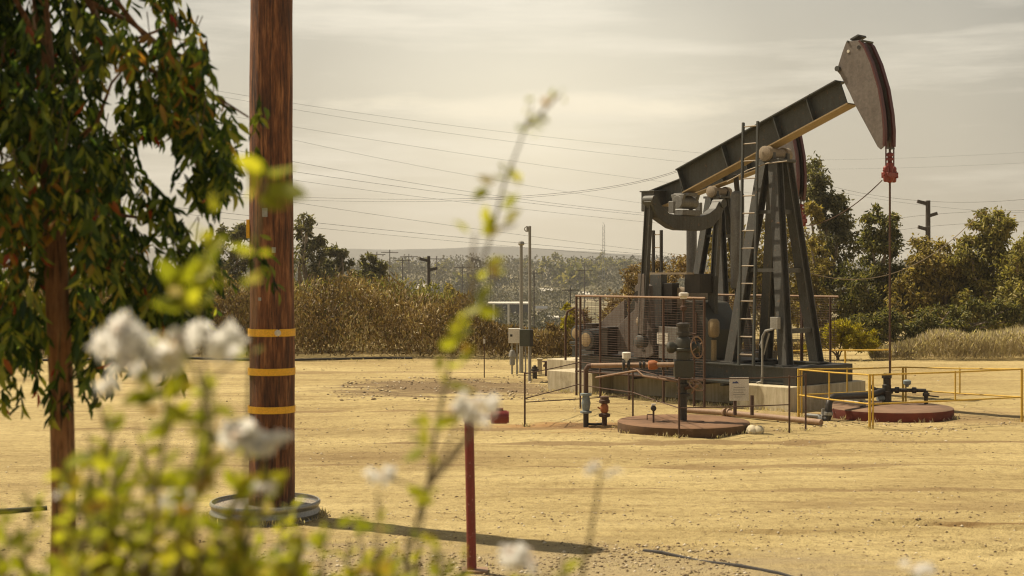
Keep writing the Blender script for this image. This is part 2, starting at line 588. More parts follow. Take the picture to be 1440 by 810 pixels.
def vnoise(x, y, seed=0):
    """cheap value noise"""
    xi, yi = np.floor(x).astype(int), np.floor(y).astype(int)
    fx, fy = x - xi, y - yi
    fx, fy = fx * fx * (3 - 2 * fx), fy * fy * (3 - 2 * fy)

    def hsh(a, b):
        n = (a * 374761393 + b * 668265263 + seed * 974634777) & 0x7fffffff
        n = ((n ^ (n >> 13)) * 1274126177) & 0x7fffffff
        return ((n ^ (n >> 16)) & 0xffff) / 65535.0
    return (hsh(xi, yi) * (1 - fx) + hsh(xi + 1, yi) * fx) * (1 - fy) + (hsh(xi, yi + 1) * (1 - fx) + hsh(xi + 1, yi + 1) * fx) * fy


def fbm(x, y, seed=0, o=4):
    s, a = 0.0, 0.5
    for k in range(o):
        s = s + a * vnoise(x * 2 ** k, y * 2 ** k, seed + k)
        a *= 0.5
    return s


RUTS = [((3.05, 12.95), (6.5, 12.3), 0.10, 0.045), ((3.2, 11.75), (6.5, 11.55), 0.10, 0.06), ((1.0, 12.6), (4.2, 12.35), 0.08, 0.02),
        ((-6, 19.5), (9, 18.2), 0.25, 0.025), ((-6, 21.3), (3, 19.9), 0.22, 0.025), ((-5, 17.6), (9, 15.9), 0.25, 0.02),
        ((-4, 24.5), (6, 17.2), 0.2, 0.02), ((-2, 15.5), (8, 14.3), 0.2, 0.018)]


def terrain(x, y):
    x = np.asarray(x, float)
    y = np.asarray(y, float)
    edge = 44 + 34 * smooth(4, 12, x)
    z = -5.5 * smooth(edge, edge + 110, y)
    z = z + 7.6 * smooth(260, 640, y) * (0.75 + 0.5 * fbm(x / 130, y / 300, 5, 3))
    z = z + smooth(60, 160, y) * 2.0 * (fbm(x / 35, y / 60, 9, 3) - 0.5)
    z = z - 30 * smooth(900, 1500, y)
    near = 1 - smooth(36, 60, y)
    z = z + near * (0.05 * (fbm(x * 0.5, y * 0.35, 1, 3) - 0.45) + 0.022 * (fbm(x * 2.2, y * 5.0, 2, 4) - 0.45))
    for (ax, ay), (bx, by), wdt, dep in RUTS:
        t = np.clip(((x - ax) * (bx - ax) + (y - ay) * (by - ay)) / ((bx - ax) ** 2 + (by - ay) ** 2), 0, 1)
        dd = np.hypot(x - ax - t * (bx - ax), y - ay - t * (by - ay) + 0.05 * np.sin(x * 3))
        ends = np.minimum(1, np.minimum(t, 1 - t) * 6 + 0.0)
        z = z + ends * dep * (0.6 * np.exp(-((dd - wdt * 1.5) / (wdt * 0.6)) ** 2) - np.exp(-(dd / wdt) ** 2)) * (0.5 + vnoise(x * 4, y * 4, 3))
    # brushed-up soil patch left of the pad
    z = z + near * 0.10 * np.exp(-(((x + 1.6) / 2.2) ** 2 + ((y - 27.5) / 3.0) ** 2)) * fbm(x * 3, y * 2, 7, 4)
    return z


def ground_sheet():
    ys = np.concatenate([np.arange(-30, 3, 3.0), np.arange(3, 9, 0.2), np.arange(9, 17, 0.05), np.arange(17, 40, 0.13), np.arange(40, 60, 0.8), np.geomspace(60, 2600, 90)])
    xs = np.concatenate([-np.geomspace(12.5, 2200, 40)[::-1], np.arange(-12, -6, 0.3), np.arange(-6, 9, 0.085), np.arange(9, 14, 0.3), np.geomspace(14.3, 2200, 40)])
    X, Y = np.meshgrid(xs, ys)
    Z = terrain(X, Y)
    v = np.stack([X, Y, Z], -1).reshape(-1, 3)
    ny, nx = X.shape
    i = (np.arange(ny - 1)[:, None] * nx + np.arange(nx - 1)[None, :]).ravel()
    f = np.stack([i, i + 1, i + nx + 1, i + nx], -1).ravel()
    m, nt, b = new_mat('sandy_dirt')
    p = geo_vec(nt)
    n1 = noise(nt, p, 0.35, 6, 0.6, (0.5, 1.4, 1))
    n2 = noise(nt, p, 1.7, 7, 0.65, (0.35, 1.6, 1))
    n3 = noise(nt, p, 9, 6, 0.75)
    n4 = noise(nt, p, 60, 4, 0.75)
    r = ramp(nt, [(0.28, (0.30, 0.22, 0.10)), (0.5, (0.42, 0.328, 0.152)), (0.72, (0.54, 0.435, 0.215))], n1)
    r2 = ramp(nt, [(0.3, (0.68, 0.64, 0.60)), (0.5, (1.0, 1.0, 1.0)), (0.7, (1.12, 1.12, 1.12))], n2)
    c = mix(nt, 0.75, r.outputs['Color'], r2.outputs['Color'], 'MULTIPLY')
    r3 = ramp(nt, [(0.34, (0.58, 0.54, 0.48)), (0.5, (1.0, 1.0, 1.0)), (0.70, (1.2, 1.2, 1.18))], n3)
    c = mix(nt, 0.7, c, r3.outputs['Color'], 'MULTIPLY')
    r4 = ramp(nt, [(0.34, (0.42, 0.38, 0.33)), (0.47, (1.0, 1.0, 1.0)), (0.72, (1.35, 1.34, 1.32))], n4)
    c = mix(nt, 0.7, c, r4.outputs['Color'], 'MULTIPLY')

    def blob(cx, cy, rx, ry, wob=0.6):
        mp = nt.nodes.new('ShaderNodeMapping')
        mp.inputs['Location'].default_value = (-cx / rx, -cy / ry, 0)
        mp.inputs['Scale'].default_value = (1 / rx, 1 / ry, 0)
        nt.links.new(p, mp.inputs['Vector'])
        ln = nt.nodes.new('ShaderNodeVectorMath')
        ln.operation = 'LENGTH'
        nt.links.new(mp.outputs[0], ln.inputs[0])
        e = mathn(nt, 'ADD', ln.outputs['Value'], mathn(nt, 'MULTIPLY', mathn(nt, 'SUBTRACT', n2, 0.5), wob * 4))
        rr = ramp(nt, [(0.55, (1, 1, 1)), (1.0, (0, 0, 0))], e)
        return rr.outputs['Color']
    dark_gravel = mix(nt, n4, (0.09, 0.058, 0.032), (0.25, 0.175, 0.10))
    c = mix(nt, mathn(nt, 'MULTIPLY', blob(-1.2, 27.6, 2.7, 2.6), 0.85), c, dark_gravel)
    c = mix(nt, mathn(nt, 'MULTIPLY', blob(0.9, 21.0, 1.5, 0.7, 0.4), 0.55), c, (0.33, 0.15, 0.055))
    c = mix(nt, mathn(nt, 'MULTIPLY', blob(7.0, 22.5, 3.5, 1.5, 0.5), 0.5), c, (0.27, 0.18, 0.09))
    c = mix(nt, mathn(nt, 'MULTIPLY', blob(4.8, 12.9, 1.5, 0.12, 0.35), 0.75), c, (0.16, 0.085, 0.03))
    c = mix(nt, mathn(nt, 'MULTIPLY', blob(4.9, 11.72, 1.4, 0.12, 0.35), 0.85), c, (0.13, 0.065, 0.025))
    c = mix(nt, mathn(nt, 'MULTIPLY', blob(1.9, 12.55, 1.2, 0.10, 0.35), 0.35), c, (0.2, 0.13, 0.05))
    c = mix(nt, mathn(nt, 'MULTIPLY', blob(-0.8, 10.6, 4.5, 1.6, 0.4), 0.5), c, mix(nt, n4, (0.30, 0.23, 0.13), (0.47, 0.40, 0.27)))
    for cx, cy, rx, ry, k in ((1.5, 19.0, 7.5, 0.16, 0.5), (-1.5, 20.6, 5.0, 0.14, 0.5), (2.5, 16.8, 7.0, 0.13, 0.45), (3.5, 14.9, 5.0, 0.11, 0.4), (-3.0, 23.2, 4.0, 0.2, 0.45), (1.0, 17.7, 6.0, 0.5, 0.2), (6.5, 26.5, 3.0, 0.4, 0.4), (-3.5, 32.0, 5.0, 0.4, 0.35), (4.5, 13.9, 3.0, 0.35, 0.25)):
        c = mix(nt, mathn(nt, 'MULTIPLY', blob(cx, cy, rx, ry, 0.9), min(1, k * 1.5)), c, (0.22, 0.145, 0.07))
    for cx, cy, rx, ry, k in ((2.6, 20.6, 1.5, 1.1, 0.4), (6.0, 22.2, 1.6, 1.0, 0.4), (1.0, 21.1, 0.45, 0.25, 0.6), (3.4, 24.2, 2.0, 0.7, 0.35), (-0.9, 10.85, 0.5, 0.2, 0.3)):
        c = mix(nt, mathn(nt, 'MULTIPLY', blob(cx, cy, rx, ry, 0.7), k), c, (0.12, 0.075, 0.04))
    # far hill ground turns to dry scrub
    sp = nt.nodes.new('ShaderNodeSeparateXYZ')
    nt.links.new(p, sp.inputs[0])
    far = nt.nodes.new('ShaderNodeMapRange')
    far.inputs[1].default_value = 42
    far.inputs[2].default_value = 70
    nt.links.new(sp.outputs[1], far.inputs[0])
    hn = noise(nt, p, 0.03, 8, 0.7, (1, 0.5, 1))
    hr = ramp(nt, [(0.35, (0.055, 0.055, 0.03)), (0.5, (0.13, 0.112, 0.06)), (0.62, (0.4, 0.34, 0.22))], hn)
    c = mix(nt, far.outputs[0], c, hr.outputs['Color'])
    nt.links.new(c, b.inputs['Base Color'])
    b.inputs['Roughness'].default_value = 0.95
    b.inputs['Specular IOR Level'].default_value = 0.15
    hgt = mathn(nt, 'ADD', mathn(nt, 'MULTIPLY', n4, 0.5), n3)
    bump(nt, b, hgt, 0.9, 0.04)
    o = mesh_np('ground', v, f, 4, m)
    for q in o.data.polygons:
        break
    o.data.polygons.foreach_set('use_smooth', [True] * len(o.data.polygons))
    tag(o, 'sandy yellow dirt lot with tyre tracks, falling to a scrubby valley', 'ground', kind='structure')


ground_sheet()


def gz(x, y):
    return float(terrain(np.array([x]), np.array([y]))[0])


def far_ridge():
    xs = np.linspace(-900, 900, 140)
    prof = 27 * (0.62 + 0.5 * fbm(xs / 260, xs * 0, 21, 4)) * np.exp(-((xs + 190) / 420) ** 2) + 14 * fbm(xs / 180, xs * 0 + 3, 22, 4)
    v, f = [], []
    rows = [(1450, -40), (1600, None), (1760, -40)]
    for y, z in rows:
        for x, pz in zip(xs, prof):
            v.append((x, y, z if z is not None else pz))
    n = len(xs)
    for r in range(2):
        for i in range(n - 1):
            f += [r * n + i, r * n + i + 1, (r + 1) * n + i + 1, (r + 1) * n + i]
    m = weathered('dry_ridge', (0.07, 0.075, 0.075), (0.09, 0.09, 0.085), 0.95, 0, 0.02, 0.8, 0.0, False)
    tag(mesh_np('hills', v, f, 4, m), 'pale far ridge fading into the haze', 'hills', kind='structure')


far_ridge()


def gravel():
    def field(n, x0, x1, y0, y1, s0, s1):
        x = rng.uniform(x0, x1, n)
        y = rng.uniform(y0, y1, n)
        s = s0 + (s1 - s0) * rng.random(n) ** 3
        return x, y, s
    parts = [field(8000, -4.5, 6, 8.6, 13.6, 0.004, 0.02), field(10000, -3.6, 1.8, 8.8, 12.0, 0.005, 0.026),
             field(9000, -6, 9, 13, 22, 0.004, 0.02), field(2600, -6, 9, 20, 36, 0.006, 0.03),
             field(1900, -3.4, 1.2, 25.0, 30.5, 0.008, 0.045), field(900, 3.5, 7.5, 19.0, 21.5, 0.01, 0.035)]
    x = np.concatenate([p[0] for p in parts])
    y = np.concatenate([p[1] for p in parts])
    s = np.concatenate([p[2] for p in parts])
    keep = (fbm(x * 1.1, y * 1.7, 31, 3) + 0.2 * rng.random(len(x))) > 0.47
    x, y, s = x[keep], y[keep], s[keep]
    n = len(x)
    z = terrain(x, y)
    octa = np.array([(1, 0, 0), (0, 1, 0), (-1, 0, 0), (0, -1, 0), (0, 0, 1), (0, 0, -1)], float)
    ot = np.array([(0, 1, 4), (1, 2, 4), (2, 3, 4), (3, 0, 4), (1, 0, 5), (2, 1, 5), (3, 2, 5), (0, 3, 5)])
    sc = s[:, None, None] * rng.uniform(0.5, 1.3, (n, 6, 1)) * np.array([1, 1, 0.6])
    a = rng.random(n) * 6.28
    R = np.stack([np.stack([np.cos(a), -np.sin(a), 0 * a], -1), np.stack([np.sin(a), np.cos(a), 0 * a], -1), np.stack([0 * a, 0 * a, 0 * a + 1], -1)], 1)
    v = np.einsum('nij,nkj->nki', R, octa[None] * sc) + np.stack([x, y, z + s * 0.06], -1)[:, None, :]
    f = (ot[None] + (np.arange(n) * 6)[:, None, None]).ravel()
    m = leaf_mat('loose_stone', [(0, (0.09, 0.06, 0.035)), (0.35, (0.22, 0.16, 0.09)), (0.75, (0.40, 0.31, 0.18)), (1, (0.62, 0.55, 0.42))], 0.0, 0.9)
    o = mesh_np('gravel', v.reshape(-1, 3), f, 3, m, var=np.repeat(rng.random(n), 8))
    tag(o, 'loose pebbles and small stones strewn over the dirt lot', 'gravel', kind='stuff')


gravel()

# ------------------------------------------------------------------ pumpjacks
TH = math.radians(-47)
U = Vector((math.cos(TH), math.sin(TH), 0))
N = Vector((-U.y, U.x, 0))
C0 = Vector((4.485, 23.0, 0))
M0 = C0 + N * 1.1
M['leg'] = weathered('grey_leg_paint', (0.08, 0.081, 0.073), (0.042, 0.034, 0.027), 0.58, 0.05, 4, 0.8, chip=(0.17, 0.1, 0.055))


def PJ(u, y, z):
    return M0 + U * u + N * y + Vector((0, 0, z))


def pjpix(px, py, y):
    """point of the plane y=const of the pumpjack that shows at a photo pixel -> (u, z)"""
    k = (px - 720) / F
    o = M0 + N * y
    t = (k * o.y - o.x) / (U.x - k * U.y)
    d = o.y + t * U.y
    return t, CH - (py - H) / F * d


PU, PZ, A0 = -1.1, 4.36, math.radians(20.6)
HEAD = [(1190.6, 58.3), (1209.6, 56.8), (1215.4, 62), (1227, 88.3), (1237.3, 123.3), (1243, 158.3), (1244.9, 181.7), (1244.6, 205), (1238.7, 210.2), (1234.4, 206.5), (1202.3, 146.7), (1195, 130.6), (1181.9, 105.2), (1177.5, 100), (1179, 92.7), (1184.8, 73.8)]
HEAD_SH = []
for px, py in HEAD:
    u_, z_ = pjpix(px, py, -0.14)
    HEAD_SH.append(((u_ - PU) * math.cos(A0) + (z_ - PZ) * math.sin(A0), -(u_ - PU) * math.sin(A0) + (z_ - PZ) * math.cos(A0)))


def make_pumpjack(label, loc, a, full=True, scale=1.0):
    r = thing('pumpjack', loc, label, 'pumpjack', None, TH)

    def B(s, y, h):
        return Vector((PU + s * math.cos(a) - h * math.sin(a), y, PZ + s * math.sin(a) + h * math.cos(a)))
    up = Vector((-math.sin(a), 0, math.cos(a)))
    # walking beam
    b = MB()
    hb = 0.31
    b.bar(B(-2.05, 0, hb), B(1.62, 0, hb), 0.022, 0.43, up)
    b.bar(B(-2.06, 0, hb + 0.226), B(1.62, 0, hb + 0.226), 0.30, 0.022, up)
    beam = b.build('walking_beam', 'steel', r, True)
    b = MB()
    b.bar(B(-2.06, 0, hb - 0.226), B(1.70, 0, hb - 0.226), 0.30, 0.024, up)
    b.build('lower_flange', 'flange', beam, True)
    for s in (-2.03, -0.95, 0.25, 0.98):
        b = MB()
        for sy in (-1, 1):
            b.bar(B(s, sy * 0.074, hb - 0.212), B(s, sy * 0.074, hb + 0.212), 0.126, 0.018, B(1, 0, 0) - B(0, 0, 0))
        b.build('stiffener', 'steel', beam, True)
    b = MB()
    b.box(B(1.02, 0.02, hb + 0.26), (0.09, 0.06, 0.05))
    b.tube([B(0.95, 0.02, hb + 0.285), B(1.12, 0.02, hb + 0.285)], 0.012, 6)
    b.build('lifting_lug', 'dark', beam, True)
    # horse head
    for sy in (-1, 1):
        b = MB()
        pts = [B(s, sy * 0.15, h) for s, h in HEAD_SH]
        b.prism(pts, (0, -sy * 0.024, 0))
        o = b.build('head_plate', 'head', r, True, bevel=0.004)
        arc = HEAD_SH[1:8]
        b = MB()
        for (s0, h0), (s1, h1) in zip(arc[:-1], arc[1:]):
            n_ = Vector((h0 - h1, s1 - s0)).normalized() * -1
            c0, c1 = B(s0 + n_.x * 0.012, sy * 0.127, h0 + n_.y * 0.012), B(s1 + n_.x * 0.012, sy * 0.127, h1 + n_.y * 0.012)
            b.bar(c0, c1, 0.085, 0.03, B(n_.x, 0, n_.y) - B(0, 0, 0))
        b.build('head_rim', 'rim', o, True)
        b = MB()
        for s, h, rr in ((HEAD_SH[0][0] + 0.18, HEAD_SH[0][1] - 0.20, 0.032),):
            b.cyl(B(s, sy * 0.1505, h), B(s, sy * 0.157, h), rr)
        b.build('bolt', 'dark', o, True)
        b = MB()
        b.cyl(B(HEAD_SH[0][0] - 0.02, sy * 0.1505, HEAD_SH[0][1] - 0.17), B(HEAD_SH[0][0] - 0.02, sy * 0.158, HEAD_SH[0][1] - 0.17), 0.026)
        b.build('sky_hole_disc', 'white', o, True)  # white disc painting the bright sky through a plate hole
    b = MB()
    cx = sum(p[0] for p in HEAD_SH) / len(HEAD_SH)
    ch = sum(p[1] for p in HEAD_SH) / len(HEAD_SH)
    core = [(cx + (s - cx) * 0.80, ch + (h - ch) * 0.86) for s, h in HEAD_SH]
    b.prism([B(s - 0.04, -0.122, h) for s, h in core], (0, 0.244, 0))
    b.build('head_gap_shade', 'dark', r, True)  # dark fill painting the shade of the open gap between plates
    b = MB()
    for k in (0, 1):
        s, h = HEAD_SH[k]
        b.tube([B(s + 0.03, -0.17, h - 0.02), B(s + 0.03, 0.17, h - 0.02)], 0.018, 8)
    b.box(B(HEAD_SH[0][0] + 0.14, 0, HEAD_SH[0][1] + 0.005), (0.16, 0.24, 0.03), Matrix.Rotation(-a, 3, 'Y'))
    b.build('head_cap', 'steel', r, True)
    b = MB()
    b.cyl(B(HEAD_SH[13][0] + 0.04, -0.2, HEAD_SH[13][1] + 0.02), B(HEAD_SH[13][0] + 0.04, 0.2, HEAD_SH[13][1] + 0.02), 0.045)
    b.build('hinge_pin', 'steel', r, True)
    # bridle and hanger
    e = B(HEAD_SH[7][0], 0, HEAD_SH[7][1])
    ru, hz = e.x + 0.0, e.z - 0.43
    for sy in (-1, 1):
        b = MB()
        b.tube([Vector((ru, sy * 0.115, e.z + 0.25)), Vector((ru, sy * 0.115, hz))], 0.012, 8)
        b.build('bridle_cable', 'rim', r, True)
    b = MB()
    b.box((ru, 0, e.z - 0.035), (0.03, 0.24, 0.02))
    b.build('bridle_spreader', 'steel', r, True)
    b = MB()
    b.box((ru, 0, hz - 0.03), (0.13, 0.30, 0.07))
    b.lathe((ru, 0, hz - 0.16), [(0.02, 0), (0.05, 0.02), (0.07, 0.07), (0.07, 0.10)], 14)
    for sy in (-1, 1):
        b.lathe((ru, sy * 0.115, hz - 0.15), [(0.025, 0), (0.04, 0.02), (0.045, 0.10), (0.045, 0.23), (0.025, 0.26)], 12)
        for q in (0.02, 0.09):
            b.tube([(ru - 0.08, sy * 0.115, hz - 0.09 + q), (ru + 0.08, sy * 0.115, hz - 0.09 + q)], 0.014, 6)
            b.tube([(ru, sy * 0.10, hz - 0.06 + q), (ru, sy * 0.20, hz - 0.06 + q)], 0.013, 6)
    hang = b.build('carrier_bar', 'redclamp', r, True, bevel=0.006)
    b = MB()
    b.lathe((ru, 0, hz), [(0.055, 0.0), (0.055, 0.16), (0.035, 0.17), (0.035, 0.2), (0.065, 0.205), (0.065, 0.24), (0.04, 0.25), (0.04, 0.27), (0.06, 0.275), (0.06, 0.31), (0.03, 0.33)], 14)
    b.build('rod_clamp', 'red', hang, True)
    b = MB()
    b.tube([(ru, 0, 0.42), (ru, 0, hz - 0.15)], 0.017, 10)
    b.tube([(ru, 0, hz + 0.3), (ru, 0, e.z + 0.05)], 0.019, 10)
    b.build('polished_rod', 'rust', r, True)
    # samson post
    top_z = 4.16
    for nm, bu, by, tu in (('f', -0.46, -0.56, -0.98), ('f', -0.63, 0.56, -0.98), ('r', -1.60, -0.56, -1.2), ('r', -1.72, 0.56, -1.2)):
        b = MB()
        p0, p1 = Vector((bu, by, 0.7)), Vector((tu, math.copysign(0.15, by), top_z))
        b.ibeam(p0, p1, 0.17, 0.20, 0.022, (0, 1, 0.0))
        b.box(p0 + Vector((0, 0, 0.012)), (0.30, 0.28, 0.024))
        leg = b.build('post_leg', 'leg', r, True)
    for z0 in (1.27, 2.3, 3.3):
        t = (z0 - 0.7) / (top_z - 0.7)
        y0 = 0.56 + (0.15 - 0.56) * t
        uf, ur = -0.5 - 0.48 * t, -1.62 + 0.42 * t
        b = MB()
        b.bar((uf, -y0, z0), (uf - 0.1 * (1 - t), y0, z0), 0.05, 0.08)
        b.build('post_brace', 'leg', r, True)
        if z0 > 2:
            b = MB()
            b.bar((uf, -y0, z0), (ur, -y0, z0), 0.05, 0.06)
            b.build('post_brace', 'leg', r, True)
    b = MB()
    b.box((-1.09, 0, top_z + 0.02), (0.52, 0.5, 0.05))
    b.box((-1.09, -0.2, top_z + 0.1), (0.26, 0.08, 0.12))
    b.box((-1.09, 0.2, top_z + 0.1), (0.26, 0.08, 0.12))
    cap = b.build('post_cap', 'leg', r, True, bevel=0.006)
    b = MB()
    b.cyl((-1.09, -0.30, PZ - 0.06), (-1.09, 0.30, PZ - 0.06), 0.10, n=18)
    b.lathe((-1.09, -0.33, PZ - 0.06), [(0.06, 0), (0.13, 0.02), (0.13, 0.14), (0.08, 0.15)], 18, (0, 1, 0))
    b.lathe((-1.09, 0.18, PZ - 0.06), [(0.08, 0), (0.13, 0.02), (0.13, 0.14), (0.06, 0.15)], 18, (0, 1, 0))
    b.build('centre_bearing', 'tan', cap, True)
    # equaliser and pitmans
    eq_u, eq_dz = -3.1, 0.0
    tail = B(-1.95, 0, hb - 0.24)
    eq_dz = tail.z - 3.72
    eq_u = tail.x - 0.1 if not full else -3.1
    low = [(-1.06, 3.50), (-0.875, 3.22), (-0.466, 3.04), (-0.27, 3.007), (0.36, 3.007), (0.68, 3.09), (0.92, 3.28), (1.06, 3.52)]
    upp = [(0.86, 3.56), (0.76, 3.43), (0.59, 3.34), (0.36, 3.275), (-0.27, 3.275), (-0.55, 3.30), (-0.79, 3.46), (-0.88, 3.58)]
    if full:
        b = MB()
        b.prism([(eq_u - 0.09, y, z + eq_dz) for y, z in low + upp], (0.18, 0, 0))
        eq = b.build('equaliser', 'leg', r, True, bevel=0.012)
        for sy in (-1, 1):
            b = MB()
            b.cyl((eq_u - 0.12, sy * 0.97, 3.53 + eq_dz), (eq_u + 0.12, sy * 0.97, 3.53 + eq_dz), 0.085, n=16)
            b.build('equaliser_pin', 'leg', eq, True)
        for y in (-0.2, 0.28):
            b = MB()
            b.box((eq_u - 0.095, y, 3.14 + eq_dz), (0.02, 0.03, 0.26))
            b.build('equaliser_rib', 'leg', eq, True)
        b = MB()
        b.cyl((eq_u, -0.24, 3.52 + eq_dz), (eq_u, 0.24, 3.52 + eq_dz), 0.12, n=18)
        b.box((eq_u + 0.02, 0.02, 3.33 + eq_dz), (0.22, 0.5, 0.10))
        b.box((eq_u, 0, 3.66 + eq_dz), (0.36, 0.26, 0.06))
        for y_ in (-0.2, 0.2):
            b.prism([(eq_u - 0.16, y_ - 0.03, 3.66 + eq_dz), (eq_u + 0.16, y_ - 0.03, 3.66 + eq_dz), (eq_u + 0.06, y_ - 0.03, 3.40 + eq_dz), (eq_u - 0.06, y_ - 0.03, 3.40 + eq_dz)], (0, 0.06, 0))
            b.box((eq_u, y_ * 1.9, 3.42 + eq_dz), (0.12, 0.06, 0.22))
        b.build('tail_bearing', 'steel_light', eq, True, bevel=0.008)
        for sy in (-1, 1):
            b = MB()
            p1, p0 = Vector((eq_u - 0.02, sy * 0.98, 3.5 + eq_dz)), Vector((-3.3, sy * 0.98, 1.02))
            b.ibeam(p0, p1, 0.09, 0.13, 0.014, (1, 0, 0))
            b.lathe(p0 - Vector((0, sy * 0.08, 0)), [(0.09, 0), (0.12, 0.02), (0.12, 0.14), (0.09, 0.16)], 16, (0, sy, 0))
            b.build('pitman_arm', 'leg', r, True)
        for sy in (-1, 1):
            b = MB()
            y0 = sy * 0.74
            poly = [(-3.58, y0, 2.02), (-3.42, y0, 2.1), (-3.24, y0, 2.02), (-3.14, y0, 0.78), (-3.3, y0, 0.72), (-3.62, y0, 0.72)]
            b.prism(poly, (0, sy * 0.10, 0))
            ck = b.build('crank', 'head', r, True, bevel=0.01)
            for q in (0.86, 1.3, 1.52):
                b = MB()
                b.cyl((-3.38, y0 + sy * 0.1005, q), (-3.38, y0 + sy * 0.106, q), 0.035)
                b.build('pin_hole', 'dark', ck, True)
            b = MB()
            b.cyl((-3.42, y0 + sy * 0.1, 1.82), (-3.42, y0 + sy * 0.2, 1.82), 0.11)
            b.build('shaft_end', 'dark', ck, True)
            b = MB()
            poly = [(-3.66, y0, 1.3), (-3.74, y0, 0.98), (-3.66, y0, 0.74), (-2.95, y0, 0.74), (-2.85, y0, 1.0), (-2.95, y0, 1.28)]
            b.prism([Vector(p) - Vector((0, sy * 0.002, 0)) for p in poly], (0, -sy * 0.14, 0))
            b.build('counterweight', 'steel', ck, True, bevel=0.012)
    else:
        b = MB()
        b.box(B(-1.78, -0.05, hb - 0.08), (0.40, 0.74, 0.46))
        b.box(B(-1.78, -0.05, hb - 0.08) + Vector((0, 0, 0.24)), (0.46, 0.80, 0.03))
        b.build('beam_weight', 'leg', r, True, bevel=0.01)
        for q in (-2.54, -2.30):
            b = MB()
            b.bar((q, -0.6, 0.7), (q, -0.6, 3.45), 0.06, 0.05, (1, 0, 0))
            b.build('ladder_rail', 'dark', r, True)
        for k in range(9):
            b = MB()
            b.tube([(-2.54, -0.6, 0.95 + k * 0.3), (-2.30, -0.6, 0.95 + k * 0.3)], 0.014, 6)
            b.build('ladder_rung', 'tan', r, True)
    # gearbox, motor, belt guard
    b = MB()
    b.prism([(-3.55, -0.42, 0.72), (-2.15, -0.42, 0.72), (-2.12, -0.42, 1.25), (-2.45, -0.42, 1.72), (-3.35, -0.42, 1.85), (-3.62, -0.42, 1.4)], (0, 0.84, 0))
    for u0 in (-3.3, -2.9, -2.5):
        b.box((u0, -0.45, 1.15), (0.04, 0.06, 0.8))
    gb = b.build('gearbox', 'dull', r, True, bevel=0.02)
    b = MB()
    b.cyl((-2.95, -0.42, 1.80), (-2.95, 0.3, 1.80), 0.19, n=22)
    b.torus((-2.95, -0.3, 1.80), 0.19, 0.015, (0, 1, 0))
    b.build('gearbox_cover', 'tan', gb, True)
    b = MB()
    b.prism([(-3.45, -0.60, 1.82), (-3.6, -0.60, 1.74), (-4.25, -0.60, 1.26), (-4.32, -0.60, 0.80), (-3.45, -0.60, 0.78)], (0, 0.10, 0))
    b.build('belt_guard', 'head', r, True, bevel=0.012)
    b = MB()
    b.lathe((-4.72, -0.95, 1.0), [(0.1, 0), (0.19, 0.02), (0.205, 0.06), (0.205, 0.42), (0.18, 0.46), (0.05, 0.50)], 22, (0, 1, 0))
    for k in range(12):
        t = k * math.pi / 6
        b.bar((-4.72 + 0.208 * math.cos(t), -0.88, 1.0 + 0.208 * math.sin(t)), (-4.72 + 0.208 * math.cos(t), -0.55, 1.0 + 0.208 * math.sin(t)), 0.012, 0.012)
    b.box((-4.72, -0.7, 0.77), (0.42, 0.5, 0.06))
    mt = b.build('motor', 'steel', r, True)
    b = MB()
    b.lathe((-4.72, -0.957, 1.0), [(0.11, 0), (0.13, 0.0065)], 22, (0, 1, 0))
    b.build('fan_cover', 'flange', mt, True)
    b = MB()
    b.box((-4.35, -0.72, 0.98), (0.22, 0.3, 0.48))
    b.box((-4.35, -0.72, 1.235), (0.26, 0.34, 0.03))
    b.build('brake_housing', 'dark', r, True, bevel=0.01)
    # damper cylinder hung below the beam
    b = MB()
    b.lathe((-2.146, 0.3, 1.95), [(0.05, 0), (0.115, 0.03), (0.122, 0.06), (0.122, 1.70), (0.10, 1.75), (0.06, 1.77)], 20)
    dm = b.build('damper_cylinder', 'steel_light', r, True)
    b = MB()
    tb = B(-1.1, 0, hb - 0.26)
    b.tube([(-2.146, 0.3, 3.7), (-2.146, 0.25, max(3.75, tb.z))], 0.05, 10)
    b.build('damper_rod', 'dark', dm, True)
    b = MB()
    b.tube([(-2.146, 0.3, 0.7), (-2.146, 0.3, 1.97)], 0.05, 10)
    b.build('damper_foot', 'dark', dm, True)
    # skid
    b = MB()
    for y in (-0.72, 0.72):
        b.ibeam((-5.05, y, 0.56), (-0.34, y, 0.56), 0.16, 0.28, 0.02)
    for u0 in (-5.0, -4.2, -3.6, -2.1, -1.6, -0.55):
        b.bar((u0, -0.7, 0.56), (u0, 0.7, 0.56), 0.12, 0.24)
    sk = b.build('skid', 'steel', r, True)
    b = MB()
    b.box((-0.2, 0, 0.553), (0.26, 1.62, 0.30))
    b.build('skid_end', 'dark', sk, True, bevel=0.006)  # end plate coloured black for the shade on its face
    b = MB()
    b.box((-3.3, 0, 0.713), (3.3, 1.3, 0.02))
    b.build('deck_plate', 'dark', sk, True)
    if full:
        p0, p1 = Vector((-1.06, -0.86, 0.7)), Vector((-1.27, -0.46, 4.84))
        for q in (-0.155, 0.155):
            b = MB()
            b.bar(p0 + Vector((q, 0, 0)), p1 + Vector((q, 0, 0)), 0.045, 0.035, (1, 0, 0))
            b.build('ladder_rail', 'steel', r, True)
        for k in range(14):
            t = (k + 0.6) / 13.85
            c = p0.lerp(p1, t)
            b = MB()
            b.tube([c - Vector((0.15, 0, 0)), c + Vector((0.15, 0, 0))], 0.013, 6)
            b.build('ladder_rung', 'tan', r, True)
        # junction box, conduit, cable loop on the near legs
        b = MB()
        b.box((-0.56, -0.72, 1.42), (0.16, 0.08, 0.20))
        b.build('junction_box', 'conduit', r, True, bevel=0.006)
        b = MB()
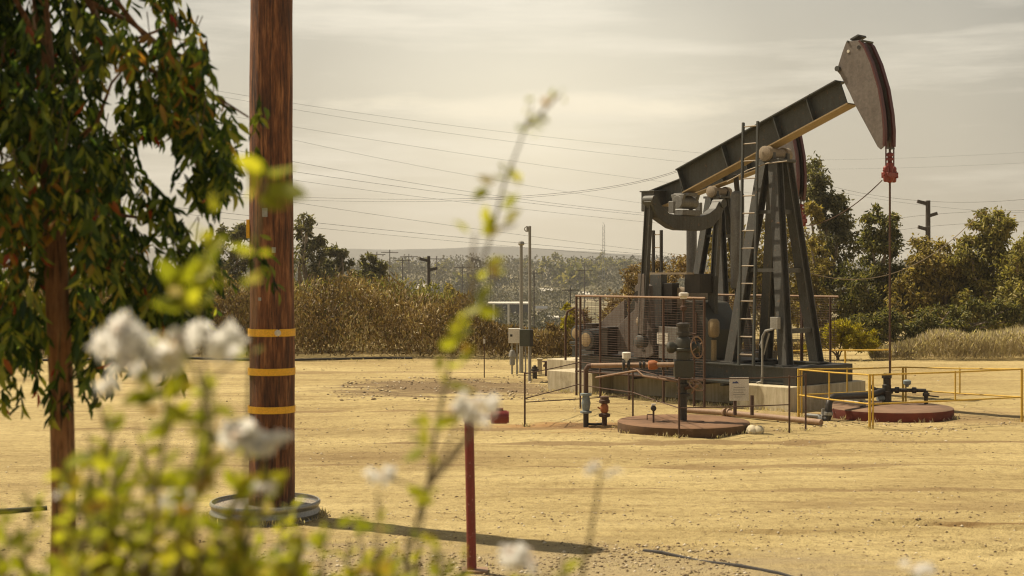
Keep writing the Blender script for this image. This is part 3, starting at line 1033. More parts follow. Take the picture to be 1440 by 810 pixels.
        b.tube([(-0.56, -0.74, 1.33), (-0.7, -0.8, 1.3), (-0.78, -0.84, 1.05), (-0.7, -0.84, 0.9), (-0.66, -0.82, 1.1), (-0.62, -0.8, 1.25)], 0.016, 6)
        b.tube([(-0.72, -0.86, 0.42), (-0.72, -0.86, 1.2), (-0.68, -0.84, 1.28), (-0.58, -0.76, 1.32)], 0.018, 6)
        b.tube([(-0.72, -0.86, 0.62), (-0.72, -0.88, 0.45), (-0.8, -0.9, 0.42)], 0.018, 6)
        b.build('conduit', 'conduit', r, True)
        b = MB()
        b.box((-2.78, -0.86, 0.415), (3.2, 0.62, 0.03))
        for q in (-4.2, -3.4, -2.6, -1.8, -1.35):
            b.box((q, -0.86, 0.375), (0.05, 0.58, 0.05))
        b.build('shade_ledge', 'steel', r, True)  # added ledge, put in to shade the set-back middle of the pad
        for px0, px1, py0, py1, mt_, y_, th_ in ((899, 908, 385, 470, 'head', -0.98, 0.08), (918, 934, 386, 480, 'leg', -0.5, 0.16), (973, 994, 385, 412, 'dark', -0.3, 0.4), (998, 1007, 388, 470, 'leg', -0.1, 0.1), (936, 950, 398, 440, 'dark', -0.46, 0.2)):
            ua, za = pjpix((px0 + px1) / 2, py0, y_)
            ub, zb_ = pjpix((px0 + px1) / 2, py1, y_)
            b = MB()
            b.box((ua, y_, (za + zb_) / 2), ((px1 - px0) / F * 25.8 / 0.75, th_, za - zb_))
            b.build('crank_guard', mt_, r, True, bevel=0.008)
        ua, za = pjpix(913, 384.5, -0.55)
        ub, zb_ = pjpix(975, 384.5, -0.55)
        b = MB()
        b.bar((ua, -0.55, za), (ub, -0.55, zb_), 0.05, 0.035)
        b.build('guard_rail', 'tan', r, True)
        b = MB()
        b.box((-2.62, -0.92, 1.02), (0.62, 0.05, 0.56))
        cp = b.build('control_panel', 'steel_light', r, True, bevel=0.006)
        b = MB()
        b.box((-2.83, -0.949, 1.09), (0.26, 0.006, 0.2))
        b.build('notice_plate', 'white', cp, True)
        b = MB()
        for i in range(4):
            b.box((-2.84, -0.9535, 1.15 - i * 0.035), (0.16 - 0.03 * (i % 2), 0.002, 0.008))
        b.build('notice_lines', 'conduit', cp, True)
        b = MB()
        wp = [Vector((-0.9, -0.3, 2.5)).lerp(Vector((-0.9, 6.5, 3.4)), k / 24) - Vector((0, 0, 0.75 * 4 * (k / 24) * (1 - k / 24))) for k in range(25)]
        b.tube(wp, 0.008, 5)
        b.build('guy_wire', 'tan', r, True)
        b = MB()
        b.tube([(-1.9, -0.3, 3.85), (-1.4, -0.38, 4.02), (-1.0, -0.36, 4.12), (-0.7, -0.2, 4.15)], 0.012, 5)
        b.build('grease_line', 'tan', r, True)
        b = MB()
        b.tube([(-5.2, -1.0, 0.6), (-5.2, -1.0, 1.35), (-5.15, -1.0, 1.52), (-4.95, -1.0, 1.6), (-4.75, -1.0, 1.52), (-4.7, -1.0, 1.35), (-4.7, -1.0, 1.2)], 0.022, 8)
        b.build('hoop_guard', 'rust', r, True)
        b = MB()
        b.lathe((-3.35, -1.0, 1.38), [(0.05, 0), (0.09, 0.02), (0.09, 0.1), (0.05, 0.12)], 14, (0, 1, 0))
        b.build('grease_cup', 'tan', r, True)
        b = MB()
        b.lathe((-2.0, -0.55, 1.12), [(0.02, 0), (0.08, 0.02), (0.10, 0.08), (0.10, 0.28), (0.06, 0.33)], 16)
        b.tube([(-2.0, -0.55, 0.7), (-2.0, -0.55, 1.08)], 0.05, 8)
        b.build('oil_tank', 'flange', r, True)
    r.scale = (scale,) * 3
    return r


make_pumpjack('nearer dark grey pumpjack with a ladder and its horsehead raised high against the sky', tuple(M0), A0)
off = U * -2.92 + N * 1.92 + Vector((0, 0, 0.12))
make_pumpjack('second pumpjack mostly hidden behind the ladder post, its red rimmed head hanging lower', tuple(M0 + off), math.radians(14.5), False, 0.863)


def pad(label, dx, segs):
    b = MB()
    base = MW
    for u0, u1, y0, y1, z1 in segs:
        pts = [dx + PJ(u0, y0, -0.1), dx + PJ(u1, y0, -0.1), dx + PJ(u1, y1, -0.1), dx + PJ(u0, y1, -0.1)]
        b.prism(pts[::-1] if False else pts, (0, 0, z1 + 0.1))
    tag(b.build('concrete_pad', 'concrete', None, bevel=0.012), label, 'concrete pad')


pad('long weathered concrete pad carrying the nearer pumpjack', Vector((0, 0, 0)), [(-1.15, 0.0, -1.1, 1.1, 0.40), (-4.4, -1.153, -0.55, 1.05, 0.395), (-5.58, -4.403, -1.1, 1.1, 0.40)])
pad('pale concrete pad of the second pumpjack behind the electrical boxes', off - Vector((0, 0, 0.12)), [(-4.9, -3.9, -0.85, 1.05, 0.42), (-3.897, 0.6, -0.85, 1.05, 0.46)])


# ------------------------------------------------------------------ guards round the jack
def mesh_guard(label, y, u0, u1, posts, zlo=0.35, zhi=1.83, extra=None):
    r = thing('wire_mesh_guard', tuple(PJ(u0, y, 0)), label, 'mesh guard', 'wire mesh guards around the pumpjack')
    for u in posts:
        b = MB()
        b.tube([PJ(u, y, -0.05 if abs(y) > 1.2 else 0.4), PJ(u, y, zhi)], 0.022, 8)
        b.build('post', 'rust', r)
    for z, nm in ((zhi, 'top_rail'), (zlo + 0.1, 'bottom_rail')):
        b = MB()
        b.tube([PJ(u0 - 0.02, y, z), PJ(u1 + 0.02, y, z)], 0.02, 8)
        b.build(nm, 'rust_pale' if nm == 'top_rail' else 'rust', r)
    b = MB()
    z = zlo + 0.14
    while z < zhi - 0.02:
        b.tube([PJ(u0, y - 0.012, z), PJ(u1, y - 0.012, z)], 0.0028, 4, False)
        z += 0.042
    u = u0 + 0.1
    while u < u1:
        b.tube([PJ(u, y - 0.014, zlo + 0.1), PJ(u, y - 0.014, zhi)], 0.002, 4, False)
        u += 0.1
    b.build('wire_mesh', 'rust', r)
    return r


mesh_guard('rusty wire mesh guard in front of the motor and gearbox', -1.42, -4.5, -1.5, (-4.5, -4.4, -3.9, -3.2, -2.4, -1.72, -1.5))
mesh_guard('rusty wire mesh guard seen behind the pumpjack legs', 1.36, -5.0, -0.75, (-5.0, -4.0, -3.0, -2.2, -1.5, -0.9))


def railing(label, name, cat, nodes, rails, matl, r_post=0.028, r_rail=0.02, mids=(), double=False):
    """nodes: world ground points with post heights; rails: list of (i, j, [heights fraction])"""
    rt = thing(name, tuple(nodes[0][0]), label, cat)
    for p, h in nodes:
        b = MB()
        p = Vector(p)
        b.tube([p - Vector((0, 0, 0.05)), p + Vector((0, 0, h))], r_post, 8)
        if double:
            b.tube([p + Vector((0.055, 0.03, -0.05)), p + Vector((0.055, 0.03, h))], r_post * 0.7, 8)
        b.build('post', matl, rt)
    for p, h in mids:
        b = MB()
        p = Vector(p)
        b.tube([p + Vector((0, 0, h * 0.45)), p + Vector((0, 0, h))], r_post * 0.6, 6)
        b.build('baluster', matl, rt)
    for i, j, fr in rails:
        for f_ in fr:
            b = MB()
            a_, b_ = Vector(nodes[i][0]) + Vector((0, 0, nodes[i][1] * f_)), Vector(nodes[j][0]) + Vector((0, 0, nodes[j][1] * f_))
            b.tube([a_, a_.lerp(b_, 0.5) - Vector((0, 0, 0.006)), b_], r_rail, 8)
            b.build('rail', matl, rt)
    return rt


A_, B_, C_, D_ = G(1123, 587), G(1223, 604), G(1437, 593), W(1270, 575, 23.6)
D_.z = 0
nodes = [(A_, 0.76), (B_, 0.80), (C_, 0.81), (D_, 0.70)]


def along(i, j, t, k=1.0):
    p = Vector(nodes[i][0]).lerp(Vector(nodes[j][0]), t)
    return (p, nodes[i][1] * (1 - t) + nodes[j][1] * t)


railing('yellow pipe railing round the red wellhead lid', 'yellow_railing', 'railing', nodes,
        [(0, 1, (0.985, 0.46)), (1, 2, (0.985, 0.46)), (2, 3, (0.985, 0.46)), (3, 0, (0.985, 0.46))], 'yellow', 0.02, 0.012,
        [along(0, 1, 0.45), along(1, 2, 0.55), along(2, 3, 0.5), along(3, 0, 0.55)], True)
a2, b2 = W(1112, 519, 33.0), W(1252, 517, 32.6)
a2.z = b2.z = 0
c2 = a2.lerp(b2, 0.55)
railing('low yellow railing standing behind the pumpjack by the yellow bush', 'yellow_railing', 'railing', [(a2, 0.44), (c2, 0.47), (b2, 0.49)],
        [(0, 1, (0.98,)), (1, 2, (0.98,))], 'yellow', 0.024, 0.018)

# rusty stake fence with cables in front of the jack
S1, S2, S3, S4, S5, S6 = G(738, 600), G(955, 617), G(1110, 610), G(1133, 607), G(890, 589), G(816, 575)
railing('thin rusty stakes joined by two sagging cables in front of the pumpjack', 'stake_fence', 'fence',
        [(S1, 0.80), (S2, 0.84), (S3, 0.82), (S4, 0.83), (S5, 0.82), (S6, 0.80)],
        [(0, 5, (0.97, 0.52)), (5, 4, (0.97, 0.5)), (4, 1, (0.95, 0.5)), (1, 2, (0.97, 0.5)), (2, 3, (0.97,)), (0, 4, (0.45,))], 'rust', 0.014, 0.008, (), False)
st = G(681, 532)
t = thing('marker_stake', tuple(st), 'thin marker stake with a small white tag at the hedge side of the lot', 'stake')
b = MB()
b.tube([st - Vector((0, 0, 0.05)), st + Vector((0, 0, 0.86))], 0.013, 6)
b.build('stake', 'rust', t)
b = MB()
b.box(st + Vector((0, -0.016, 0.79)), (0.045, 0.012, 0.1))
b.build('tag', 'white', t)

# ------------------------------------------------------------------ cellar lids and wellheads
lc = G(961, 380 + 4600 / 20.45)
b = MB()
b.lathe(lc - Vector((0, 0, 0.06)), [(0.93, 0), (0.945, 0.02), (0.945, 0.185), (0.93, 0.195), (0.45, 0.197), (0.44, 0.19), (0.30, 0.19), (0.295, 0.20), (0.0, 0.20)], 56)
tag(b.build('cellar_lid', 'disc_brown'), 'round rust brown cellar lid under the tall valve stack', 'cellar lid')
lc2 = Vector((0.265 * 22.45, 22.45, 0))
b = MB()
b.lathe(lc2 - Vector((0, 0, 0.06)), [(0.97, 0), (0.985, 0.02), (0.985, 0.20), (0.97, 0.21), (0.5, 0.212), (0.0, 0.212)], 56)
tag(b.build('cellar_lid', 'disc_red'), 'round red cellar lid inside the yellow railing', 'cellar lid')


def at(px, py, d):
    return W(px, py, d)


d1 = 20.45
wx = (961 - 720) / F * d1
zz = lambda py, d=d1: CH - (py - H) / F * d
wr = thing('wellhead_tree', (wx, d1, 0.14), 'tall valve stack with handwheels rising from the brown lid', 'wellhead')
b = MB()
b.lathe((wx, d1, 0.13), [(0.052, 0), (0.052, 0.36), (0.10, 0.365), (0.10, 0.40), (0.055, 0.41), (0.055, 0.50), (0.10, 0.505), (0.10, 0.545), (0.06, 0.55), (0.06, 0.62)], 18)
b.build('casing', 'dark', wr)
b = MB()
b.box((wx + 0.0, d1, 0.89), (0.27, 0.22, 0.24))
b.lathe((wx, d1, 0.74), [(0.12, 0), (0.12, 0.03)], 18)
b.lathe((wx, d1, 1.01), [(0.10, 0), (0.10, 0.12), (0.13, 0.13), (0.13, 0.17), (0.08, 0.18), (0.08, 0.24)], 18)
b.build('master_valve', 'dull', wr, bevel=0.006)
b = MB()
b.lathe((wx - 0.24, d1, 1.19), [(0.05, 0), (0.085, 0.03), (0.085, 0.09), (0.06, 0.12), (0.06, 0.36), (0.085, 0.39), (0.085, 0.45), (0.05, 0.48)], 16, (1, 0, 0))
b.lathe((wx, d1, 1.1), [(0.09, 0), (0.11, 0.05), (0.11, 0.2), (0.08, 0.24)], 16)
b.build('cross_fitting', 'dull', wr)
b = MB()
b.lathe((wx, d1, 1.33), [(0.07, 0), (0.07, 0.03), (0.10, 0.035), (0.10, 0.08), (0.085, 0.085), (0.085, 0.16), (0.10, 0.165), (0.10, 0.2), (0.05, 0.22)], 16)
b.build('stuffing_box', 'dark', wr)
b = MB()
b.tube([(wx, d1, 1.52), (wx, d1, 1.9)], 0.018, 8)
b.lathe((wx, d1, 1.72), [(0.03, 0), (0.045, 0.01), (0.045, 0.06), (0.03, 0.07)], 10)
b.tube([(wx - 0.05, d1, 1.76), (wx + 0.05, d1, 1.76)], 0.014, 6)
b.build('riser', 'rust', wr)
b = MB()
b.lathe((wx, d1 - 0.03, 1.92), [(0.05, 0), (0.07, 0.01), (0.07, 0.05), (0.05, 0.06)], 14)
b.box((wx, d1 - 0.03, 1.905), (0.09, 0.06, 0.03))
b.build('gauge_cap', 'white', wr)


def handwheel(c, ax, R, parent, m='rust_pale'):
    b = MB()
    b.torus(c, R, 0.011, ax, 24, 6)
    z = Vector(ax).normalized()
    x = z.cross(Vector((0, 0, 1)) if abs(z.z) < 0.9 else Vector((1, 0, 0))).normalized()
    y = z.cross(x)
    for k in range(4):
        t = k * math.pi / 2 + 0.4
        b.tube([Vector(c), Vector(c) + (x * math.cos(t) + y * math.sin(t)) * R], 0.008, 6)
    b.cyl(Vector(c) - z * 0.03, Vector(c) + z * 0.03, 0.025, n=10)
    b.tube([Vector(c), Vector(c) - z * 0.16], 0.012, 6)
    return b.build('handwheel', m, parent)


handwheel((wx + 0.19, d1 - 0.05, zz(488)), (0.75, -0.65, 0.1), 0.155, wr)
handwheel((wx + 0.17, d1 - 0.12, zz(541)), (0.35, -0.5, 0.75), 0.11, wr)
b = MB()
b.tube([(wx + 0.02, d1 - 0.05, zz(545)), (wx + 0.12, d1 - 0.1, zz(542))], 0.03, 8)
b.build('side_pipe', 'rust', wr)
b = MB()
b.tube([(wx + 0.2, d1 + 0.15, zz(440)), (wx + 0.2, d1 + 0.15, zz(470)), (wx + 0.03, d1 + 0.05, zz(472))], 0.014, 6)
b.build('vent_pipe', 'rust', wr)

# flow line to the left of the stack
fl = thing('flow_line', (at(824, 598, 21.0)), 'pale rusty flow pipe with an orange valve running left from the stack', 'pipe')
zf = zz(513)
b = MB()
b.tube([(wx - 0.13, d1, zf), at(930, 513, 20.5), at(832, 514, 20.95)], 0.036, 12)
b.build('pipe', 'rust_pale', fl)
b = MB()
b.tube([at(836, 514, 20.95), at(827, 515, 20.97), at(824, 520, 20.98), at(824, 556, 21.0)], 0.038, 12)
b.build('down_pipe', 'rust', fl)
b = MB()
for px, w, rr in ((938, 3, 0.075), (931, 3, 0.075), (905, 3, 0.06), (884, 4, 0.075), (877, 4, 0.075), (900, 3, 0.05)):
    c = at(px, 513.5, 20.6)
    b.lathe(c - Vector((w * 0.005, 0, 0)), [(rr * 0.6, 0), (rr, 0.004), (rr, w * 0.0095), (rr * 0.6, w * 0.01)], 14, (1, 0, 0))
b.build('flange', 'dark', fl)
b = MB()
c = at(918, 513.5, 20.55)
b.lathe(c - Vector((0.07, 0, 0)), [(0.035, 0), (0.065, 0.01), (0.07, 0.05), (0.07, 0.1), (0.05, 0.14)], 16, (1, 0, 0))
b.build('orange_valve', 'orange', fl)
b = MB()
c = at(881, 500, 20.6)
b.lathe(c - Vector((0, 0, 0.05)), [(0.03, -0.06), (0.035, 0), (0.062, 0.01), (0.066, 0.09), (0.05, 0.1)], 14)
b.build('pressure_gauge', 'white', fl)
b = MB()
c = at(824, 567, 21.0)
b.lathe(c - Vector((0, 0, 0.15)), [(0.05, 0), (0.085, 0.005), (0.085, 0.035), (0.05, 0.04), (0.06, 0.1), (0.07, 0.15), (0.06, 0.2), (0.05, 0.26), (0.085, 0.265), (0.085, 0.295), (0.05, 0.3)], 16)
b.build('check_valve', 'bluegrey', fl)
b = MB()
c = at(824, 598, 21.0)
b.tube([c + Vector((0, 0, -0.05)), c + Vector((0, 0, 0.2))], 0.04, 12)
b.tube([c + Vector((0, 0, 0.02)), c + Vector((0.14, -0.02, 0.015)), c + Vector((0.27, 0, 0.02))], 0.018, 8)
b.build('foot_pipe', 'dark', fl)
b = MB()
b.tube([(wx - 0.07, d1 + 0.06, zz(537)), at(905, 529, 20.7), at(896, 521, 20.8), at(838, 531, 21.2)], 0.016, 8)
b.build('bypass_line', 'rust_pale', fl)

vs_ = at(850, 598, 21.0)
v_ = thing('valve_stand', tuple(vs_), 'short rusty valve standing beside the flow pipe', 'valve')
b = MB()
b.tube([vs_ - Vector((0, 0, 0.05)), vs_ + Vector((0, 0, 0.13))], 0.038, 12)
b.lathe(vs_ + Vector((0, 0, 0.12)), [(0.06, 0), (0.085, 0.01), (0.085, 0.05), (0.05, 0.06)], 14)
b.build('pipe', 'rust', v_)
b = MB()
b.lathe(vs_ + Vector((0, 0, 0.18)), [(0.04, 0), (0.06, 0.03), (0.06, 0.1), (0.04, 0.14)], 14)
b.tube([vs_ + Vector((-0.06, 0, 0.24)), vs_ + Vector((-0.1, 0, 0.27))], 0.012, 6)
b.build('valve_body', 'orange', v_)
b = MB()
b.lathe(vs_ + Vector((0, 0, 0.32)), [(0.05, 0), (0.08, 0.01), (0.08, 0.05), (0.065, 0.06), (0.065, 0.1), (0.05, 0.11)], 14)
b.build('cap', 'rust', v_)

gp = W(919, 595, 20.2)
gp.z = 0.13
g_ = thing('gauge_post', tuple(gp), 'little gauge on a thin pipe standing on the brown lid', 'gauge')
b = MB()
b.tube([gp, gp + Vector((0, 0, 0.19))], 0.014, 8)
b.tube([gp + Vector((0, 0, 0.12)), gp + Vector((-0.09, 0, 0.12)), gp + Vector((-0.09, 0, 0.05))], 0.009, 6)
b.build('pipe', 'rust', g_)
b = MB()
b.lathe(gp + Vector((0, 0.03, 0.21)), [(0.03, 0), (0.04, 0.005), (0.04, 0.05), (0.03, 0.06)], 14, (0, -1, 0))
b.build('dial', 'dark', g_)
b = MB()
b.box(gp + Vector((0, -0.01, 0.262)), (0.06, 0.05, 0.02))
b.build('cap', 'white', g_)

# rod wellhead in the red lid
R_ = PJ(1.107, 0, 0.15)
w2 = thing('rod_wellhead', tuple(R_), 'black rod wellhead standing on the red lid', 'wellhead')
b = MB()
b.lathe(R_, [(0.075, 0), (0.075, 0.16), (0.10, 0.165), (0.10, 0.2), (0.07, 0.205), (0.07, 0.3), (0.055, 0.31), (0.055, 0.4), (0.08, 0.41), (0.08, 0.46), (0.05, 0.47), (0.05, 0.49)], 18)
b.build('stuffing_box', 'dark', w2)
b = MB()
p = R_ + Vector((0, 0, 0.22))
b.tube([p + Vector((-0.26, 0.1, 0.06)), p + Vector((-0.16, 0.05, 0)), p, p + Vector((0.30, -0.06, 0.0)), p + Vector((0.60, -0.12, -0.0))], 0.03, 10)
b.lathe(p + Vector((0.12, -0.02, 0)), [(0.03, 0), (0.05, 0.01), (0.05, 0.07), (0.03, 0.08)], 12, (1, -0.2, 0))
b.lathe(p + Vector((0.38, -0.075, 0)), [(0.03, 0), (0.05, 0.01), (0.05, 0.07), (0.03, 0.08)], 12, (1, -0.2, 0))
b.build('manifold', 'dark', w2)
b = MB()
q = p + Vector((0.60, -0.12, 0))
b.tube([q, q + Vector((0.0, 0, -0.22))], 0.032, 10)
b.tube([q + Vector((0, 0, -0.08)), q + Vector((0.2, -0.02, -0.10))], 0.012, 6)
b.lathe(q + Vector((0, 0, -0.10)), [(0.03, 0), (0.055, 0.01), (0.055, 0.06), (0.03, 0.07)], 12)
b.build('drain_leg', 'dark', w2)
b = MB()
b.lathe(p + Vector((0.31, -0.07, 0.05)), [(0.02, 0), (0.03, 0.03), (0.06, 0.05), (0.065, 0.10), (0.03, 0.12)], 14)
b.build('valve_bonnet', 'bluegrey', w2)
b = MB()
b.tube([p + Vector((0, 0, -0.13)), p + Vector((-0.16, -0.06, -0.13))], 0.045, 10)
b.build('side_outlet', 'bluegrey', w2)

dp_ = thing('elbow_pipe', tuple(G(1160, 594)), 'thick dark pipe bending up from the ground towards the red lid wellhead', 'pipe')
b = MB()
dd = 21.7
pts = [at(1150, 591, dd), at(1158, 592, dd), at(1163, 590, dd), at(1165, 584, dd), at(1165, 570, dd), at(1167, 562, dd + 0.05), at(1173, 558, dd + 0.1), at(1190, 557, dd + 0.4), at(1224, 556, dd + 1.0), R_ + Vector((-0.06, -0.02, 0.2))]
b.tube(pts, 0.055, 14)
b.build('pipe', 'dark', dp_)
b = MB()
for i, j in ((0, 1), (3, 4)):
    dv = (pts[j] - pts[i]).normalized()
    b.lathe(pts[i], [(0.06, 0), (0.072, 0.005), (0.072, 0.05), (0.06, 0.055)], 14, dv)
b.build('collar', 'galv', dp_)
b = MB()
b.tube([at(1135, 584, 22.0), at(1155, 586, 21.9), at(1158, 584, 21.9), at(1158, 575, 21.9)], 0.035, 10)
b.build('branch', 'galv', dp_)

b = MB()
p1, p2 = at(1168, 576, 23.0), at(1216, 579, 22.3)
p1.z = p2.z = 0.20
b.tube([p1, p1.lerp(p2, 0.5), p2], 0.035, 10)
b.lathe(p2 - (p2 - p1).normalized() * 0.1, [(0.03, 0), (0.05, 0.01), (0.05, 0.09), (0.03, 0.1)], 12, p2 - p1)
tag(b.build('spare_pipe', 'galv'), 'short grey pipe lying on the red lid', 'pipe')

b = MB()
pts = [G(965, 577, 0.06), G(1020, 580.5, 0.06), G(1090, 587, 0.06), G(1155, 594, 0.06)]
b.tube(pts, 0.045, 12)
for k in (1018, 1024):
    c = G(k, 580.6, 0.06)
    b.lathe(c, [(0.05, 0), (0.075, 0.004), (0.075, 0.03), (0.05, 0.034)], 14, pts[2] - pts[1])
tag(b.build('ground_pipe', 'rust_pale'), 'pale rusty pipe lying along the foot of the concrete pad', 'pipe')

# sign on two stubs
sg = thing('notice_board', tuple(at(1045, 583, 21.4)), 'white notice board on two rusty stubs before the concrete pad', 'sign')
ds = 21.4
b = MB()
c = at(1039.5, 547, ds)
b.box(c, (27 / F * ds, 0.012, 33 / F * ds))
b.build('board', 'white', sg, bevel=0.002)
b = MB()
c = at(1034, 538, ds) + Vector((0, -0.0075, 0))
b.prism([c + Vector((x, 0, z)) for x, z in ((-0.05, -0.012), (0.05, -0.012), (0.04, 0.008), (0.015, 0.022), (-0.01, 0.008), (-0.03, 0.016))], (0, -0.002, 0))
b.build('emblem', 'blue', sg)
b = MB()
for i, (w_, x_) in enumerate(((0.17, 0), (0.19, 0.0), (0.15, -0.01), (0.18, 0), (0.11, -0.02))):
    b.box(at(1039.5, 545 + i * 3.3, ds) + Vector((x_, -0.0075, 0)), (w_, 0.002, 0.008))
b.build('lettering', 'conduit', sg)
for px in (1033.5, 1057.5):
    b = MB()
    b.tube([at(px, 584, ds), at(px, 556, ds + 0.03)], 0.028, 10)
    b.build('stub', 'rust', sg)

b = MB()
c = G(1061, 611)
for k in range(5):
    o_ = Vector((random.uniform(-0.06, 0.06), random.uniform(-0.04, 0.04), 0.05 + 0.02 * random.random()))
    b.lathe(c + o_ - Vector((0, 0, 0.06)), [(0.03, 0), (0.075, 0.03), (0.085, 0.07), (0.06, 0.11), (0.02, 0.125)], 7, (random.uniform(-0.4, 0.4), random.uniform(-0.4, 0.4), 1))
tag(b.build('boulder', 'concrete'), 'pale lump of stone lying beside the brown lid', 'rock')

# ------------------------------------------------------------------ electrical boxes on masts
e1 = G(733, 525)
e2 = G(745, 537)
em = thing('light_mast', tuple(e2), 'tall thin mast with a small floodlight above the dark meter box', 'mast')
dE = e2.y
b = MB()
b.tube([e2 - Vector((0, 0, 0.1)), at(745, 318, dE)], [0.036, 0.03], 10)
b.build('pole', 'conduit', em)
b = MB()
c = at(741, 322, dE)
b.torus(c, 0.05, 0.012, (0.3, -1, 0), 14, 5)
b.box(c + Vector((0.03, 0.02, 0)), (0.08, 0.06, 0.1))
b.build('floodlight', 'conduit', em)
bx = thing('meter_box', tuple(at(741, 486, dE - 0.15)), 'dark olive electrical box on the masts at the edge of the lot', 'electrical box')
b = MB()
b.box(at(739.5, 475, dE - 0.14), (0.26, 0.18, 0.34))
b.build('cabinet', 'greenbox', bx, bevel=0.006)
b = MB()
b.box(at(747.5, 475, dE - 0.16), (0.06, 0.2, 0.35))
b.build('cover', 'dark', bx, bevel=0.006)
b = MB()
b.tube([at(739, 486, dE - 0.14), at(739, 524, dE - 0.14)], 0.016, 8)
b.build('conduit', 'conduit', bx)
em2 = thing('conduit_mast', tuple(e1), 'shorter grey conduit mast behind the pale switch box', 'mast')
b = MB()
b.tube([e1 - Vector((0, 0, 0.1)), at(733, 344, e1.y)], [0.05, 0.035], 10)
b.build('pole', 'conduit', em2)
b = MB()
b.lathe(at(733, 345, e1.y), [(0.05, 0), (0.075, 0.03), (0.06, 0.08), (0.02, 0.1)], 10)
b.build('weather_cap', 'conduit', em2)
sb = thing('switch_box', tuple(at(723, 524, 31.2)), 'pale grey switch box with conduits running down to the ground', 'electrical box')
b = MB()
b.box(at(723.5, 472, 31.2), (0.26, 0.2, 0.32))
b.build('cabinet', 'white', sb, bevel=0.008)
b = MB()
b.box(at(719, 471.5, 31.2) + Vector((0, -0.103, 0)), (0.05, 0.006, 0.05))
b.build('window', 'dark', sb)
for px, y1 in ((720, 527), (727, 526)):
    b = MB()
    b.tube([at(px, 482, 31.2), at(px, y1, 31.2)], 0.02, 8)
    b.build('conduit', 'conduit', sb)
b = MB()
b.lathe(at(720.5, 514, 31.1), [(0.03, 0), (0.06, 0.02), (0.06, 0.18), (0.08, 0.19), (0.08, 0.24), (0.05, 0.33), (0.03, 0.34)], 12)
b.build('meter', 'conduit', sb)
for px, py, h, nm in ((752, 533, 0.2, 'dark valve stub standing right of the meter masts'), (769.5, 529, 0.24, 'rusty valve stub with a flat cap before the pale pad')):
    c = G(px, py)
    b = MB()
    b.lathe(c - Vector((0, 0, 0.04)), [(0.05, 0), (0.05, h), (0.09, h + 0.005), (0.09, h + 0.05), (0.06, h + 0.06), (0.06, h + 0.1), (0.11 if px > 760 else 0.03, h + 0.105), (0.11 if px > 760 else 0.03, h + 0.13)], 12)
    tag(b.build('pipe_stub', 'dark' if px < 760 else 'rust'), nm, 'pipe stub')
b = MB()
c = G(759, 527)
b.box(c + Vector((0, 0, 0.15)), (0.1, 0.1, 0.34))
b.box(c + Vector((0, 0, 0.34)), (0.13, 0.13, 0.04))
tag(b.build('bollard', 'concrete', bevel=0.01), 'short pale concrete bollard beside the rusty valve stub', 'bollard')

# ------------------------------------------------------------------ near pole, red pipe, hose
dp0 = 13.2
pc = Vector(((382 - 720) / F * dp0, dp0, 0))
pl = thing('utility_pole', tuple(pc), 'thick brown wooden utility pole with yellow bands in the foreground', 'utility pole')
b = MB()
pts, rs = [], []
for k in range(27):
    z = -0.3 + k * 0.2
    pts.append(pc + Vector((0.006 * math.sin(z * 1.3), 0, z)))
    rs.append(0.211 - 0.0035 * z + 0.002 * math.sin(z * 5.1))
b.tube(pts, rs, 40)
b.build('pole', 'pole', pl)


def band(py, h, gap):
    z = zz(py, dp0)
    b = MB()
    n = 48
    vs, fs = [], []
    R0 = 0.2125
    for k in range(n + 1):
        a = math.radians(-62) + math.radians(356 if gap else 360) * k / n
        for rr, z0 in ((R0, -h / 2), (R0 + 0.007, -h / 2), (R0 + 0.007, h / 2), (R0, h / 2)):
            vs.append(pc + Vector((rr * math.cos(a), rr * math.sin(a), z + z0)))
    for k in range(n):
        for q in range(4):
            fs.append((k * 4 + q, (k + 1) * 4 + q, (k + 1) * 4 + (q + 1) % 4, k * 4 + (q + 1) % 4))
    b._add(vs, fs)
    bd = b.build('yellow_band', 'band', pl)
    return bd, z


for py, h, gp_ in ((467, 0.068, True), (521.5, 0.064, False), (574.5, 0.062, False)):
    bd, z = band(py, h, gp_)
    if gp_:
        b = MB()
        a = math.radians(-66)
        c = pc + Vector((0.215 * math.cos(a), 0.215 * math.sin(a), z))
        b.lathe(c, [(0.03, 0), (0.03, 0.012), (0.014, 0.016), (0.014, 0.03)], 12, (math.cos(a), math.sin(a), 0))
        b.build('bolt', 'white', bd)
b = MB()
b.box(pc + Vector((-0.205, -0.06, zz(322, dp0))), (0.03, 0.05, 0.17))
b.build('marker_strip', 'band', pl)

for ang, py_, w_, h_ in ((-98, 300, 0.05, 0.08), (-75, 352, 0.035, 0.05), (-112, 420, 0.03, 0.03)):
    a = math.radians(ang)
    n_ = Vector((math.cos(a), math.sin(a), 0))
    b = MB()
    b.box(pc + n_ * (0.212 - 0.0035 * zz(py_, dp0)) + Vector((0, 0, zz(py_, dp0))), (w_, 0.006, h_), Matrix.Rotation(a + math.pi / 2, 3, 'Z'))
    b.build('metal_tag', 'galv', pl)
